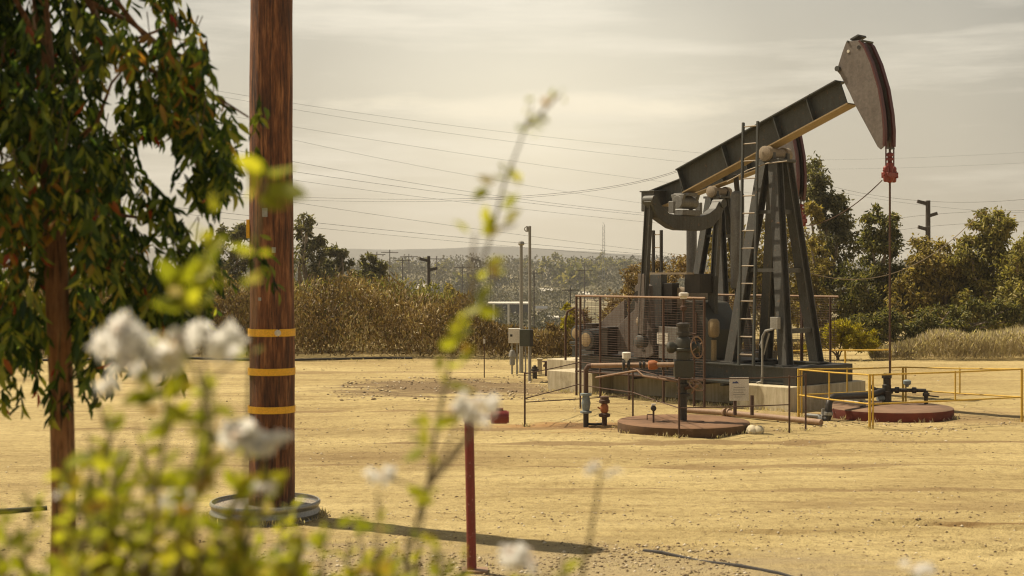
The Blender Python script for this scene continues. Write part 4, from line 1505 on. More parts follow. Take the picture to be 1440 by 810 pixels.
# corrugated ring round its foot
rc = Vector(((373 - 720) / F * dp0, dp0, 0))
rg = thing('planter_ring', tuple(rc), 'ribbed galvanised steel ring filled with gravel around the pole foot', 'steel ring')
b = MB()
n = 64
prof = []
for k in range(15):
    t = k / 14
    prof.append((0.50 + 0.010 * math.sin(t * math.pi * 5), -0.04 + 0.205 * t))
prof += [(0.487, 0.165)] + [(0.487 + 0.010 * math.sin((1 - k / 14) * math.pi * 5), 0.163 - 0.205 * k / 14) for k in range(1, 15)]
b.lathe(rc, prof, n)
b.f = b.f[:-2]
b.s = b.s[:-2]
b.build('ring', 'galv', rg)
mg, nt, bs = new_mat('ring_gravel')
vv = geo_vec(nt)
vor = nd(nt, 'ShaderNodeTexVoronoi', Scale=55.0)
nt.links.new(vv, vor.inputs['Vector'])
nt.links.new(mix(nt, 0.8, (0.36, 0.3, 0.22), mix(nt, vor.outputs['Distance'], (0.5, 0.43, 0.33), (0.1, 0.08, 0.06)), 'MIX'), bs.inputs['Base Color'])
bump(nt, bs, vor.outputs['Distance'], 1.0, 0.02)
b = MB()
b.lathe(rc, [(0.484, 0.02), (0.484, 0.125), (0.3, 0.135), (0.0, 0.14)], 48)
b.build('gravel_fill', mg, rg)

# red standpipe
rp = G(664, 804)
rs_ = thing('red_standpipe', tuple(rp), 'dark red standpipe with a side valve at the front of the lot', 'standpipe')
dR = rp.y
b = MB()
b.tube([rp - Vector((0, 0, 0.1)), at(659.5, 590, dR)], [0.036, 0.036], 16)
b.build('riser', 'red', rs_)
b = MB()
b.lathe(at(659.5, 593, dR), [(0.045, 0), (0.045, 0.05), (0.03, 0.07)], 14)
b.tube([at(659.5, 588, dR), at(672, 585.5, dR), at(692, 586, dR)], 0.026, 10)
b.build('elbow', 'rust_pale', rs_)
b = MB()
b.lathe(at(690, 586.5, dR), [(0.03, 0), (0.052, 0.008), (0.052, 0.12), (0.045, 0.13), (0.045, 0.14)], 14, (1, 0, 0))
vv_ = b.build('valve', 'red', rs_)
b = MB()
b.tube([at(703, 584, dR), at(703, 575, dR)], 0.016, 8)
b.box(at(703, 577, dR), (0.05, 0.03, 0.035))
b.tube([at(697, 577.5, dR), at(711, 579, dR)], 0.009, 6)
b.build('valve_handle', 'red', vv_)
b = MB()
b.box(rp + Vector((0.02, 0, 0.005)), (0.2, 0.16, 0.03))
b.build('base_plate', 'rust_pale', rs_)

b = MB()
p1, p2 = G(-60, 727), G(66, 718)
b.tube([p1 + Vector((0, 0, 0.02)), p1.lerp(p2, 0.5) + Vector((0, 0, 0.025)), p2 + Vector((0, 0, 0.02))], 0.026, 8)
tag(b.build('ground_hose', 'dark'), 'dark pipe lying on the gravel beside the tree trunk', 'pipe')
b = MB()
cpts = [G(px, py) for px, py in ((905, 774), (930, 778), (985, 787), (1040, 796), (1095, 806), (1160, 822))]
b.tube([p + Vector((0, 0, gz(p.x, p.y) + 0.012 * math.sin(i * 2.3))) for i, p in enumerate(cpts)], 0.018, 8)
tag(b.build('buried_cable', 'dark'), 'dark half buried cable running across the gravel in the foreground', 'cable')
b = MB()
pts = [G(px, 507 + 1.5 * math.sin(px * 0.02)) for px in range(60, 620, 40)]
b.tube([p + Vector((0, 0, 0.04)) for p in pts], 0.03, 8)
tag(b.build('edge_pipe', 'dark'), 'long dark pipe lying along the foot of the reed thicket', 'pipe')

# ------------------------------------------------------------------ vegetation
def limb_tube(b, p0, p1, r0, r1, wob=0.06, n=6, seg=5):
    p0, p1 = Vector(p0), Vector(p1)
    L = (p1 - p0).length
    pts, rs = [], []
    for k in range(seg + 1):
        t = k / seg
        w = L * wob * math.sin(t * math.pi)
        pts.append(p0.lerp(p1, t) + Vector((random.uniform(-1, 1), random.uniform(-1, 1), random.uniform(-0.4, 0.4))) * w)
        rs.append(r0 + (r1 - r0) * t)
    b.tube(pts, rs, n)


def crown_points(blobs, d, depth_k=0.8):
    """blobs in photo pixels (cx, cy, rx, ry, clumps, leaves) at distance d -> clump centres and leaf points"""
    P, out, cl = [], [], []
    for cx, cy, rx, ry, nc, nl in blobs:
        nc = int(nc * 1.8) + 1
        c = W(cx, cy, d)
        ax, az = rx / F * d, ry / F * d
        ay = (ax + az) / 2 * depth_k
        cc = sph(nc) * (rng.uniform(0.25, 1.0, (nc, 1)) ** 0.5) * np.array([ax, ay, az]) + np.array(c)
        cl.append(cc)
        rr = 0.22 * (ax + az) / 2 * rng.uniform(0.5, 1.25, (nc, 1))
        k = rng.integers(0, nc, nl)
        pts = cc[k] + rng.normal(size=(nl, 3)) * rr[k] * np.array([0.62, 0.62, 0.5])
        P.append(pts)
        out.append(k)
    return np.concatenate(P), np.concatenate(cl)


def tree(label, d, base_px, blobs, leafsize, mat, trunk_r=0.14, bark='bark_grey', group=None, name='tree', droop=0.5, cat='tree', forks=12, aspect=0.38):
    bx = (base_px - 720) / F * d
    z0 = gz(bx, d)
    t = thing(name, (bx, d, z0), label, cat, group)
    P, cl = crown_points(blobs, d)
    n = len(P)
    D = rng.normal(size=(n, 3)) * 0.7 + np.array([0, 0, -droop])
    var = np.clip(rng.normal(0.5, 0.22, n) + 0.25 * (fbm(P[:, 0] * 0.9, P[:, 2] * 0.9 + P[:, 1], 41, 3) - 0.47), 0, 1)
    leaves('crown', P, D, leafsize * rng.uniform(0.6, 1.3, n), leafsize * aspect * rng.uniform(0.7, 1.3, n), mat, t, var=var)
    b = MB()
    top = cl[np.argsort(cl[:, 2])][-max(2, len(cl) // 5):].mean(0)
    base = Vector((bx, d, z0 - 0.2))
    fork = base.lerp(Vector(top), 0.38)
    limb_tube(b, base, fork, trunk_r, trunk_r * 0.7, 0.03, 8)
    pick = cl[rng.choice(len(cl), min(forks, len(cl)), False)]
    for p in pick:
        st_ = base.lerp(fork, random.uniform(0.55, 1.0))
        if p[2] > st_.z - 0.2:
            limb_tube(b, st_, Vector(p), trunk_r * 0.5, trunk_r * 0.16, 0.07)
    b.build('trunk', bark, t)
    return t


# big trees and bushes on the right
TR = 'eucalyptus trees on the right of the lot'
tree('tall slim tree with a pointed double top just right of the leaning post', 50, 1165,
     [(1148, 262, 20, 42, 14, 2600), (1170, 292, 24, 36, 14, 2400), (1166, 350, 42, 50, 22, 4200), (1172, 420, 46, 50, 20, 3800)], 0.17, 'l_grey', 0.16, group=TR)
tree('dark bushy tree behind the polished rod', 47, 1232,
     [(1236, 318, 26, 28, 14, 2400), (1240, 362, 34, 40, 18, 3200), (1214, 410, 42, 44, 20, 3600), (1244, 440, 40, 36, 18, 3000)], 0.16, 'l_deep', 0.15, group=TR)
tree('rounded olive tree in front of the right utility pole', 46, 1318,
     [(1318, 368, 46, 38, 24, 4200), (1296, 408, 46, 42, 22, 4000), (1342, 412, 42, 44, 22, 4000), (1318, 446, 52, 32, 20, 3400), (1278, 420, 30, 34, 14, 2400), (1364, 400, 30, 40, 14, 2200)], 0.16, 'l_olive', 0.17, group=TR)
tree('broad olive tree with a high lopsided crown at the right', 45, 1392,
     [(1396, 318, 34, 24, 16, 2600), (1376, 352, 36, 30, 18, 2800), (1408, 380, 44, 42, 24, 4200), (1384, 428, 48, 44, 24, 4200)], 0.16, 'l_euc', 0.18, group=TR)
tree('half visible tree at the right edge of the view', 43, 1452,
     [(1450, 358, 30, 40, 16, 2800), (1446, 420, 36, 52, 20, 3600)], 0.16, 'l_euc', 0.17, group=TR)
tree('orange tinged tree between the red rimmed head and the slim tree', 48, 1150,
     [(1140, 300, 14, 20, 7, 900), (1144, 380, 24, 50, 14, 2200), (1140, 440, 28, 40, 14, 2000)], 0.16, 'l_olive', 0.12, group=TR)
tree('brownish tree showing between the pumpjack legs', 47, 1075,
     [(1020, 345, 26, 36, 14, 2000), (1062, 350, 34, 46, 18, 3000), (1104, 340, 26, 50, 16, 2400), (1030, 410, 34, 40, 16, 2600), (1086, 420, 44, 46, 18, 3200)], 0.16, 'l_olive', 0.15, group=TR)
tree('low dark thicket tree under the right hand eucalyptus', 42, 1262,
     [(1218, 462, 30, 26, 14, 2000), (1262, 460, 34, 26, 14, 2200), (1310, 458, 36, 26, 14, 2200), (1360, 452, 40, 28, 14, 2400), (1412, 450, 36, 30, 14, 2400)], 0.13, 'l_deep', 0.1, group=TR)
tree('bright yellow green bush behind the pumpjack front', 36.5, 1178,
     [(1160, 474, 20, 18, 10, 2200), (1186, 472, 30, 20, 16, 3800), (1212, 480, 26, 16, 12, 2500), (1140, 480, 18, 16, 8, 1600)], 0.10, 'l_yellow', 0.05, 'twig', None, 'bush', -0.5, 'bush', 5, 0.3)
tree('dry brown bush left of the gearbox', 40, 905,
     [(900, 402, 26, 30, 14, 2000), (880, 440, 36, 34, 16, 2400), (925, 400, 20, 30, 10, 1400), (915, 450, 40, 40, 16, 2600)], 0.12, 'l_dry', 0.05, 'twig', None, 'bush', -0.2, 'bush', 6)
tree('brown leafed bush behind the wire mesh guard', 39, 985,
     [(970, 400, 34, 40, 14, 2000), (1000, 440, 46, 44, 18, 2600), (960, 460, 40, 34, 12, 1800)], 0.12, 'l_dry', 0.05, 'twig', None, 'bush', -0.2, 'bush', 6)
tree('sprawling grey brown bush at the lot edge before the flat sheds', 38.5, 800,
     [(812, 462, 16, 34, 10, 1400), (790, 478, 30, 22, 12, 1700), (830, 480, 26, 22, 10, 1400)], 0.11, 'l_dry', 0.03, 'twig', None, 'bush', -0.4, 'bush', 5)
tree('thin yellow green weed bush standing up left of the mesh guard', 38, 798,
     [(797, 445, 8, 20, 6, 380), (800, 468, 14, 18, 6, 420)], 0.10, 'l_yellow', 0.02, 'twig', None, 'bush', -0.6, 'bush', 4)

# left background trees beyond the reeds
TL = 'sparse trees beyond the reed thicket'
tree('tall sparse tree right beside the wooden pole', 62, 425,
     [(428, 318, 14, 20, 9, 600), (440, 350, 16, 26, 9, 1000), (415, 372, 22, 40, 12, 1000), (446, 392, 22, 24, 9, 1000)], 0.2, 'l_grey', 0.16, group=TL)
tree('loose grey green tree with three tufts on top', 66, 476,
     [(458, 362, 12, 16, 6, 600), (474, 356, 10, 13, 6, 520), (486, 362, 11, 15, 6, 560), (478, 390, 28, 24, 12, 1200)], 0.2, 'l_grey', 0.16, group=TL)
tree('rounded grey green tree at the end of the row beyond the reeds', 64, 522,
     [(517, 368, 11, 12, 6, 520), (531, 374, 12, 13, 6, 560), (522, 394, 24, 18, 11, 1000), (508, 404, 20, 14, 8, 800)], 0.2, 'l_grey', 0.16, group=TL)
tree('grey tree seen between the hanging leaves and the pole', 60, 325,
     [(330, 330, 22, 18, 10, 1100), (312, 360, 34, 34, 14, 1200), (340, 380, 26, 30, 10, 1300)], 0.2, 'l_grey', 0.16, group=TL)
tree('short tree with rusty tips in front of the dark flat building', 75, 635,
     [(635, 408, 12, 10, 6, 600), (640, 420, 18, 12, 7, 700)], 0.2, 'l_olive', 0.1, group=None)


def reeds(name, label, x0, x1, y0, y1, top, n, mat, L=0.30, wid=0.04, up=0.9, seed=50):
    px = rng.uniform(x0, x1, n)
    y = y0 + (y1 - y0) * rng.random(n) ** 1.4
    X = (px - 720) / F * y
    gzv = terrain(X, y)
    tp = np.interp(px, [t[0] for t in top], [t[1] for t in top])
    hz_ = CH - (tp - H) / F * y - gzv
    hz_ = hz_ * np.clip(0.42 + 1.15 * fbm(X * 0.9, y * 0.8, seed, 5) + 0.12 * (rng.random(n) < 0.02), 0.2, 1.35)
    h = hz_ * rng.random(n) ** 0.75
    P = np.stack([X, y, gzv + h], -1)
    D = rng.normal(size=(n, 3)) * 0.6 + np.array([0, 0, up])
    var = np.clip(rng.normal(0.48, 0.24, n) + 1.5 * (fbm(X * 0.8, h * 1.6 + y * 0.5, seed + 3, 5) - 0.47), 0, 1)
    o = leaves(name, P, D, L * rng.uniform(0.5, 1.3, n), wid * rng.uniform(0.6, 1.5, n), mat, None, var=var, origin=(float(X.mean()), float(y.mean()), 0))
    return tag(o, label, 'reeds' if 'reed' in name else 'grass', kind='stuff')


top = [(-60, 400), (300, 405), (415, 410), (520, 408), (600, 418), (660, 432), (700, 466), (760, 470), (820, 470)]
reeds('reed_thicket', 'dense brown reed thicket along the far edge of the dirt lot', -80, 830, 37.2, 43, top, 62000, 'l_dry', 0.15, 0.034)
reeds('green_reeds', 'greener yellow reed tops above the brown thicket left of the lot', -80, 640, 39.5, 47, [(x, y - 2) for x, y in top], 30000, 'l_reedgreen', 0.15, 0.036, 0.8, 60)
reeds('dry_grass', 'pale dry grass strip below the trees on the right', 1225, 1560, 36.4, 41, [(1220, 504), (1260, 490), (1310, 477), (1440, 470), (1560, 466)], 26000, 'l_straw', 0.2, 0.016, 1.3, 70)
reeds('dry_grass', 'straw coloured weeds low behind the pumpjack base', 800, 1130, 38.0, 41, [(800, 480), (1130, 490)], 9000, 'l_dry', 0.2, 0.025, 1.2, 74)


for k_, (px, cy, rx, ry, mt, txt) in enumerate(((448, 436, 40, 30, 'l_reedgreen', 'green shrub rising from the thicket just right of the wooden pole'), (545, 434, 34, 26, 'l_olive', 'olive shrub rising from the thicket left of the dark utility pole'),
                                (650, 456, 34, 24, 'l_dry', 'dry shrub in the thicket just right of the dark utility pole'), (300, 436, 50, 30, 'l_olive', 'olive shrub in the thicket behind the near hanging leaves'))):
    tree(txt, 40.5 + 0.6 * k_, px, [(px, cy, rx * 0.8, ry * 0.8, 10, 1500), (px - rx * 0.5, cy + ry * 0.6, rx * 0.8, ry, 10, 1300), (px + rx * 0.5, cy + ry * 0.6, rx * 0.8, ry, 10, 1300)], 0.12, mt, 0.03, 'twig', None, 'bush', -0.4, 'bush', 7, 0.34)


def hill_scrub():
    n = 8000
    y = 70 * (700 / 70) ** (rng.random(n) ** 0.8)
    X = (rng.uniform(250, 1500, n) - 720) / F * y
    m = fbm(X / 18, y / 60, 80, 4)
    keep = m > 0.42
    X, y = X[keep], y[keep]
    n = len(X)
    s = 0.0125 * y * rng.uniform(0.25, 1.0, n) ** 1.5 + 0.3
    k = 40
    X, y, s = np.repeat(X, k), np.repeat(y, k), np.repeat(s, k)
    gzv = terrain(X, y)
    P = np.stack([X, y, gzv], -1) + np.abs(rng.normal(size=(n * k, 3))) * s[:, None] * np.array([0.5, 0.5, 0.45]) * np.where(rng.random((n * k, 3)) > 0.5, 1, -1) * np.array([1, 1, 0]) + np.array([0, 0, 1]) * (rng.random(n * k) * s * 0.8)[:, None]
    D = rng.normal(size=(n * k, 3)) + np.array([0, 0, 0.4])
    var = np.repeat(rng.random(n), k) * 0.75 + 0.25 * rng.random(n * k)
    o = leaves('hill_scrub', P, D, s * 0.17, s * 0.13, 'l_hill', None, var=var, origin=(0, 300, 0))
    tag(o, 'hazy scrub and small trees covering the valley and far hillside', 'scrub', kind='stuff')


hill_scrub()

# separate trees on the skyline
far = [(772, 382, 12, 14, 330), (785, 374, 9, 12, 332), (800, 378, 12, 14, 336), (820, 380, 9, 12, 320), (808, 394, 22, 12, 322), (845, 370, 6, 12, 340), (853, 374, 6, 10, 342), (872, 376, 10, 10, 330),
       (742, 376, 7, 8, 380), (728, 372, 5, 6, 384), (700, 373, 6, 6, 386), (660, 374, 6, 5, 380), (630, 376, 7, 6, 384), (596, 372, 6, 7, 360), (570, 375, 8, 6, 352), (888, 378, 8, 8, 335), (838, 388, 14, 10, 325), (616, 385, 10, 8, 300), (553, 385, 8, 9, 300), (700, 395, 12, 8, 290), (655, 398, 14, 8, 270)]
far = [(a, b_ - 2, c * 1.25, e_ * 1.35, d) for a, b_, c, e_, d in far]
for i, (px, py, rx, ry, d) in enumerate(far):
    dd_ = np.linspace(150, 640, 2000)
    hit = CH - (py + ry * 1.1 - H) / F * dd_ < terrain((px - 720) / F * dd_, dd_)
    d = float(dd_[np.argmax(hit)]) if hit.any() else 600.0
    cz = W(px, py, d)
    g0 = gz(cz.x, d)
    t = thing('distant_tree', (cz.x, d, g0), 'hazy dark tree on the far hillside', 'tree', 'hazy trees on the far hillside')
    P, cl = crown_points([(px, py, rx, ry, 9, 260)], d, 1.0)
    leaves('crown', P, rng.normal(size=(260, 3)), rx / F * d * 0.42, rx / F * d * 0.24, 'l_deep', t)
    b = MB()
    limb_tube(b, Vector((cz.x, d, g0 - 0.4)), cz, 0.22, 0.12, 0.01, 5, 3)
    b.build('trunk', 'farpole', t)


# the near tree on the left, hanging leaves
def left_tree():
    d0 = 6.0
    bx = (84 - 720) / F * d0
    t = thing('tree', (bx, d0, 0), 'near tree with a slim brown trunk and hanging leaves at the left edge', 'tree')
    b = MB()
    pts = [Vector((bx + 0.04, d0, -0.1)), Vector((bx + 0.012, d0, 0.9)), W(90, 700, d0), W(86, 540, d0), W(80, 400, d0), W(74, 280, d0), W(66, 120, d0 + 0.05), W(50, -80, d0 + 0.1), W(40, -260, d0 + 0.1)]
    b.tube(pts, [0.058, 0.054, 0.05, 0.05, 0.049, 0.046, 0.04, 0.03, 0.02], 14)
    heads = []
    for px, py, dd in ((250, 30, 6.0), (320, 150, 6.1), (180, 90, 5.6), (300, 240, 5.9), (-60, 60, 5.7), (-90, 260, 6.2), (160, 260, 6.5), (20, 330, 6.6), (240, 320, 6.3), (210, -80, 6.2), (-20, -120, 5.6), (350, 165, 6.05)):
        o = pts[random.choice((5, 6, 7))]
        e = W(px, py, dd)
        limb_tube(b, o, e, 0.017, 0.004, 0.08, 6, 7)
    b.build('trunk', 'bark', t)
    # sprigs: a short hanging twig with alternate drooping leaves
    right = [(-60, 250), (0, 275), (40, 292), (70, 296), (100, 285), (125, 300), (150, 326), (200, 340), (240, 338), (270, 325), (300, 322), (340, 318), (380, 330), (420, 300), (450, 262), (480, 205), (510, 150), (540, 105), (600, 100)]
    sprig, tw = [], MB()
    B_, D_, L_, V_ = [], [], [], []
    tries = 0
    while len(sprig) < 5200 and tries < 90000:
        tries += 1
        px, py = random.uniform(-420, 348), random.uniform(-330, 505)
        lim = np.interp(py, [r[0] for r in right], [r[1] for r in right])
        if px > lim - 8 + random.uniform(-14, 12):
            continue
        dd = random.uniform(5.25, 7.2) if px < 180 else random.uniform(5.6, 6.7)
        q = W(px, py, dd)
        # loose clumping with gaps that let the sky through
        m = float(fbm(np.array([q.x * 7.5 + q.y * 0.7]), np.array([q.z * 6.5 + q.y * 0.5]), 91, 2)[0]) * 1.17
        if abs(px - 80) < 26 and 290 < py < 500 and dd < 6.1:
            continue
        thr = 0.36 if px < 130 else 0.435
        if 150 < px < 300 and 60 < py < 130:
            thr = 0.54
        if m < thr or (py > 430 and random.random() < (py - 430) / 110):
            continue
        sprig.append(q)
    # a few hanging ends below the canopy
    for px, py in ((12, 520), (30, 540), (50, 525), (66, 545), (96, 548), (110, 535), (125, 530), (88, 560), (75, 565), (105, 500), (140, 505), (4, 545), (24, 500), (160, 500), (365, 130), (372, 150), (360, 205), (372, 350), (378, 372), (365, 330), (240, 500), (255, 515)):
        sprig.append(W(px, py, 5.95))
    for q in sprig:
        hl = random.uniform(0.07, 0.15)
        dirn = Vector((random.uniform(-0.5, 0.7), random.uniform(-0.5, 0.5), -1)).normalized()
        nl = random.randint(6, 10)
        for k in range(nl):
            s = k / nl
            p = q + dirn * hl * s
            sd = Vector((random.uniform(-1, 1), random.uniform(-1, 1), random.uniform(-2.0, -0.35)))
            B_.append(p)
            D_.append(sd)
            L_.append(random.uniform(0.05, 0.095))
            V_.append(random.random())
        if random.random() < 0.15:
            tw.tube([q - dirn * 0.08 + Vector((random.uniform(-0.06, 0.06), 0, 0.03)), q, q + dirn * hl], [0.0026, 0.002, 0.001], 4, False)
    n = len(B_)
    reg = fbm(np.array([p.x for p in B_]) * 1.6, np.array([p.z for p in B_]) * 1.6, 77, 3)
    var = np.clip(np.array(V_) * 0.80 + 0.10 + (reg - 0.47) * 0.6, 0, 0.93)
    var = np.where(rng.random(n) < 0.015, 0.97 + 0.03 * rng.random(n), var)
    L_ = np.array(L_)
    leaves('crown', np.array([tuple(p) for p in B_]), np.array([tuple(p) for p in D_]), L_, L_ * rng.uniform(0.27, 0.38, n), 'l_left', t, 0.2, var)
    tag(tw.build('twigs', 'twig', t), kind='stuff')


left_tree()


# foreground shrubs, close to the lens
def shrub(label, paths, d, flowers=(), leaf_len=0.026, group=None, tips=(), name='flowering_shrub', dens=1.0):
    """paths: stems as photo pixel lists; flowers: (px, py, radius px, number of petals)"""
    d *= 1.08
    leaf_len *= 1.3
    p0 = W(*paths[0][0], d)
    t = thing(name, (p0.x, d, 0), label, 'shrub', group)
    Bp, Dp, Ls = [], [], []
    for path in paths:
        dd = d * random.uniform(0.9, 1.12)
        pts = [W(px, py, dd + 0.03 * math.sin(k * 1.7)) for k, (px, py) in enumerate(path)]
        foot = Vector((pts[0].x * 0.9 + p0.x * 0.1 + random.uniform(-0.05, 0.05), dd + random.uniform(-0.08, 0.1), 0))
        b = MB()
        low = [foot, foot.lerp(pts[0], 0.5) + Vector((random.uniform(-0.03, 0.03), 0, 0))]
        cp = low + pts
        # smooth the stem
        sm = []
        for k in range(len(cp) - 1):
            for q in range(4):
                u = q / 4
                a, c = cp[k], cp[k + 1]
                pa, pd = cp[max(k - 1, 0)], cp[min(k + 2, len(cp) - 1)]
                sm.append(0.5 * ((2 * a) + (c - pa) * u + (2 * pa - 5 * a + 4 * c - pd) * u * u + (3 * a - pa - 3 * c + pd) * u ** 3))
        sm.append(cp[-1])
        rs = [(0.0045 if dens > 0.5 else 0.0024) * (1 - k / len(sm)) + 0.0013 for k in range(len(sm))]
        b.tube(sm, rs, 6)
        b.build('stem', 'stem', t)
        # leaves along the visible part, in small whorls
        acc = 0.0
        for k in range(8, len(sm) - 1):
            seg = sm[k + 1] - sm[k]
            acc += seg.length
            if acc > 0.024 / dens:
                acc = 0 if dens < 0.5 or random.random() < 0.6 else -random.uniform(0.01, 0.04)
                tt = k / len(sm)
                for _ in range(random.randint(2, 5)):
                    dv = Vector((random.uniform(-1, 1), random.uniform(-1, 1), random.uniform(-0.4, 1.1)))
                    Bp.append(tuple(sm[k] + dv * 0.004))
                    Dp.append(tuple(dv))
                    Ls.append(leaf_len * random.uniform(0.45, 1.15) * (1.1 - 0.4 * tt))
    for px, py, n_, s in tips:
        c = W(px, py, d)
        for _ in range(n_):
            Bp.append(tuple(c + Vector((random.gauss(0, 1), random.gauss(0, 1), random.gauss(0, 1))) * 0.008))
            Dp.append((random.uniform(-1, 1), random.uniform(-1, 1), random.uniform(-0.6, 0.8)))
            Ls.append(s * 1.35 * random.uniform(0.7, 1.2))
    if Bp:
        Ls = np.array(Ls)
        leaves('foliage', np.array(Bp), np.array(Dp), Ls, Ls * rng.uniform(0.42, 0.6, len(Ls)), 'l_fore', t, 0.15)
    for px, py, rpx, n_, m_ in flowers:
        dd = d * random.uniform(0.97, 1.05)
        c = np.array(W(px, py, dd))
        R = rpx / F * dd * 0.97
        n_ = int(n_ * 1.7)
        nh = max(3, n_ // 9)
        hc = sph(nh) * R * rng.uniform(0.3, 0.85, (nh, 1)) * np.array([1, 0.8, 0.75])
        k = rng.integers(0, nh, n_)
        out = rng.normal(size=(n_, 3)) + unit(hc)[k] * 0.9 + np.array([0, -0.2, 0.3])
        leaves('flower', c + hc[k], out, R * rng.uniform(0.42, 0.7, n_), R * rng.uniform(0.36, 0.54, n_), m_, t, 0.2)
        b = MB()
        cc = Vector([float(q) for q in c])
        near = min((W(*p, dd) for path in paths for p in path), key=lambda v: (v - cc).length)
        b.tube([near, near.lerp(cc, 0.6) + Vector((0.004, 0, 0)), cc], [0.002, 0.0016, 0.0012], 5)
        b.build('flower_stalk', 'twig', t)
    return t


def stem_up(x, y0, y1, lean=0.0, wob=26):
    n = 5
    return [(x + lean * k / n + random.uniform(-wob, wob) * k / n, y0 + (y1 - y0) * k / n) for k in range(n + 1)]


random.seed(23)
sh = [stem_up(random.uniform(0, 330), 900, random.uniform(590, 760), random.uniform(-60, 60)) for _ in range(7)] + [stem_up(150, 900, 560, 10), stem_up(200, 900, 520, 20), stem_up(120, 900, 640, -20), stem_up(250, 900, 470, 20), stem_up(285, 900, 600, 60), stem_up(60, 900, 690, -40),
      stem_up(215, 900, 600, -30), stem_up(175, 900, 680, 0), stem_up(265, 900, 655, 10), stem_up(240, 900, 540, 60), stem_up(330, 900, 690, 20), stem_up(310, 900, 640, 75), stem_up(135, 900, 620, 30), stem_up(20, 900, 720, -30), stem_up(90, 900, 700, 10)]
shrub('leafy white flowered shrub with large blurred blossoms at the lower left', sh, 1.55,
      [(172, 480, 46, 90, 'l_petal'), (226, 492, 40, 70, 'l_petal'), (300, 478, 38, 80, 'l_petal'), (205, 520, 28, 36, 'l_petal'), (355, 610, 42, 80, 'l_petal'), (392, 618, 22, 26, 'l_petal'), (152, 535, 26, 30, 'l_petal'), (330, 505, 24, 26, 'l_petal'), (372, 690, 20, 24, 'l_petal'),
       (248, 705, 26, 30, 'l_petal'), (92, 690, 16, 18, 'l_petal'), (212, 686, 13, 14, 'l_mauve')], 0.030,
      tips=[(262, 395, 7, 0.035), (288, 368, 6, 0.03), (270, 425, 7, 0.032), (245, 420, 5, 0.03), (240, 500, 9, 0.03), (225, 560, 9, 0.03), (245, 590, 8, 0.03), (340, 395, 3, 0.02)], dens=1.9)
sh = [[(330, 900), (345, 700), (352, 500), (358, 380), (366, 290), (374, 248)], stem_up(282, 900, 430, 5)]
shrub('lone lime green shoot crossing in front of the wooden pole', sh, 1.5, [], 0.026, tips=[(376, 246, 6, 0.034), (368, 262, 4, 0.026), (290, 300, 3, 0.02), (300, 340, 3, 0.02)], name='leafy_plant', dens=0.22)
sh = [stem_up(400, 900, 700, -10), stem_up(440, 900, 735, 10), stem_up(500, 900, 720, 0), stem_up(360, 900, 700, 0), stem_up(470, 900, 760, 20), stem_up(330, 900, 720, 20), stem_up(420, 900, 770, 0), stem_up(545, 900, 770, 10), stem_up(300, 900, 740, 0), stem_up(380, 900, 760, 30)] + [stem_up(random.uniform(280, 620), 900, random.uniform(715, 790), random.uniform(-40, 40)) for _ in range(6)]
shrub('low lime leafed shrub along the bottom of the view below the pole', sh, 1.75, [(430, 770, 12, 10, 'l_petal')], 0.028, dens=1.6)
sh = [[(566, 900), (580, 760), (600, 690), (611, 620), (622, 560), (636, 500), (655, 440), (676, 375), (694, 320), (708, 262), (726, 215), (740, 175), (748, 150)],
      [(740, 178), (752, 158), (768, 143), (786, 132)], [(696, 322), (708, 318), (724, 315)], [(655, 445), (660, 390), (668, 330)]]
t_ = shrub('tall thin flowering stem rising blurred in the middle of the view', sh[:1], 1.6, [(540, 672, 26, 22, 'l_petal')], 0.022,
           tips=[(665, 420, 3, 0.025), (648, 442, 3, 0.025), (684, 378, 4, 0.022), (704, 316, 2, 0.019), (672, 330, 4, 0.020), (724, 244, 3, 0.022), (700, 264, 3, 0.019), (655, 492, 4, 0.027), (628, 520, 3, 0.022), (636, 555, 2, 0.022), (610, 600, 5, 0.025), (608, 640, 5, 0.025), (600, 690, 4, 0.022), (744, 185, 4, 0.010), (750, 165, 3, 0.010), (746, 150, 2, 0.010), (768, 144, 2, 0.009), (784, 133, 4, 0.010), (756, 175, 2, 0.010)], name='flowering_plant', dens=0.10)
for a_, c_ in (((740, 178), (786, 132)), ((692, 322), (726, 314)), ((656, 445), (668, 328))):
    b = MB()
    b.tube([W(*a_, 1.73), W((a_[0] + c_[0]) / 2, (a_[1] + c_[1]) / 2 + 2, 1.73), W(*c_, 1.73)], [0.0025, 0.002, 0.0015], 5)
    b.build('side_shoot', 'twig', t_)
sh = [stem_up(580, 900, 690, 20, 6), stem_up(620, 900, 740, -5, 6), stem_up(560, 900, 760, -10, 6), stem_up(640, 900, 765, 15, 6), stem_up(525, 900, 690, 10, 6)]
shrub('leafy low shoots at the foot of the tall blurred stem', sh, 1.7, [(672, 572, 30, 44, 'l_petal'), (653, 562, 17, 20, 'l_petal'), (690, 566, 16, 18, 'l_petal'), (676, 592, 16, 16, 'l_petal')], 0.026, dens=1.1, name='leafy_plant')
sh = [stem_up(735, 900, 795, -8, 4), stem_up(790, 900, 780, 0, 4), stem_up(765, 900, 800, 5, 4)]
shrub('white blossom head at the bottom edge right of the red pipe', sh, 1.6, [(722, 782, 30, 44, 'l_petal'), (745, 800, 18, 18, 'l_petal')], 0.024, name='flowering_plant', dens=0.7)
sh = [[(815, 900), (826, 780), (836, 720), (844, 668)]]
shrub('single bare stem with a white blossom over the middle of the lot', sh, 1.6, [(838, 660, 18, 26, 'l_petal'), (866, 668, 14, 12, 'l_petal')], 0.02, name='flowering_plant', dens=0.08)
sh = [stem_up(1280, 900, 812, 4, 3)]
shrub('white blossom just showing at the bottom edge on the right', sh, 1.6, [(1286, 806, 24, 36, 'l_petal')], 0.02, name='flowering_plant', dens=0.2)

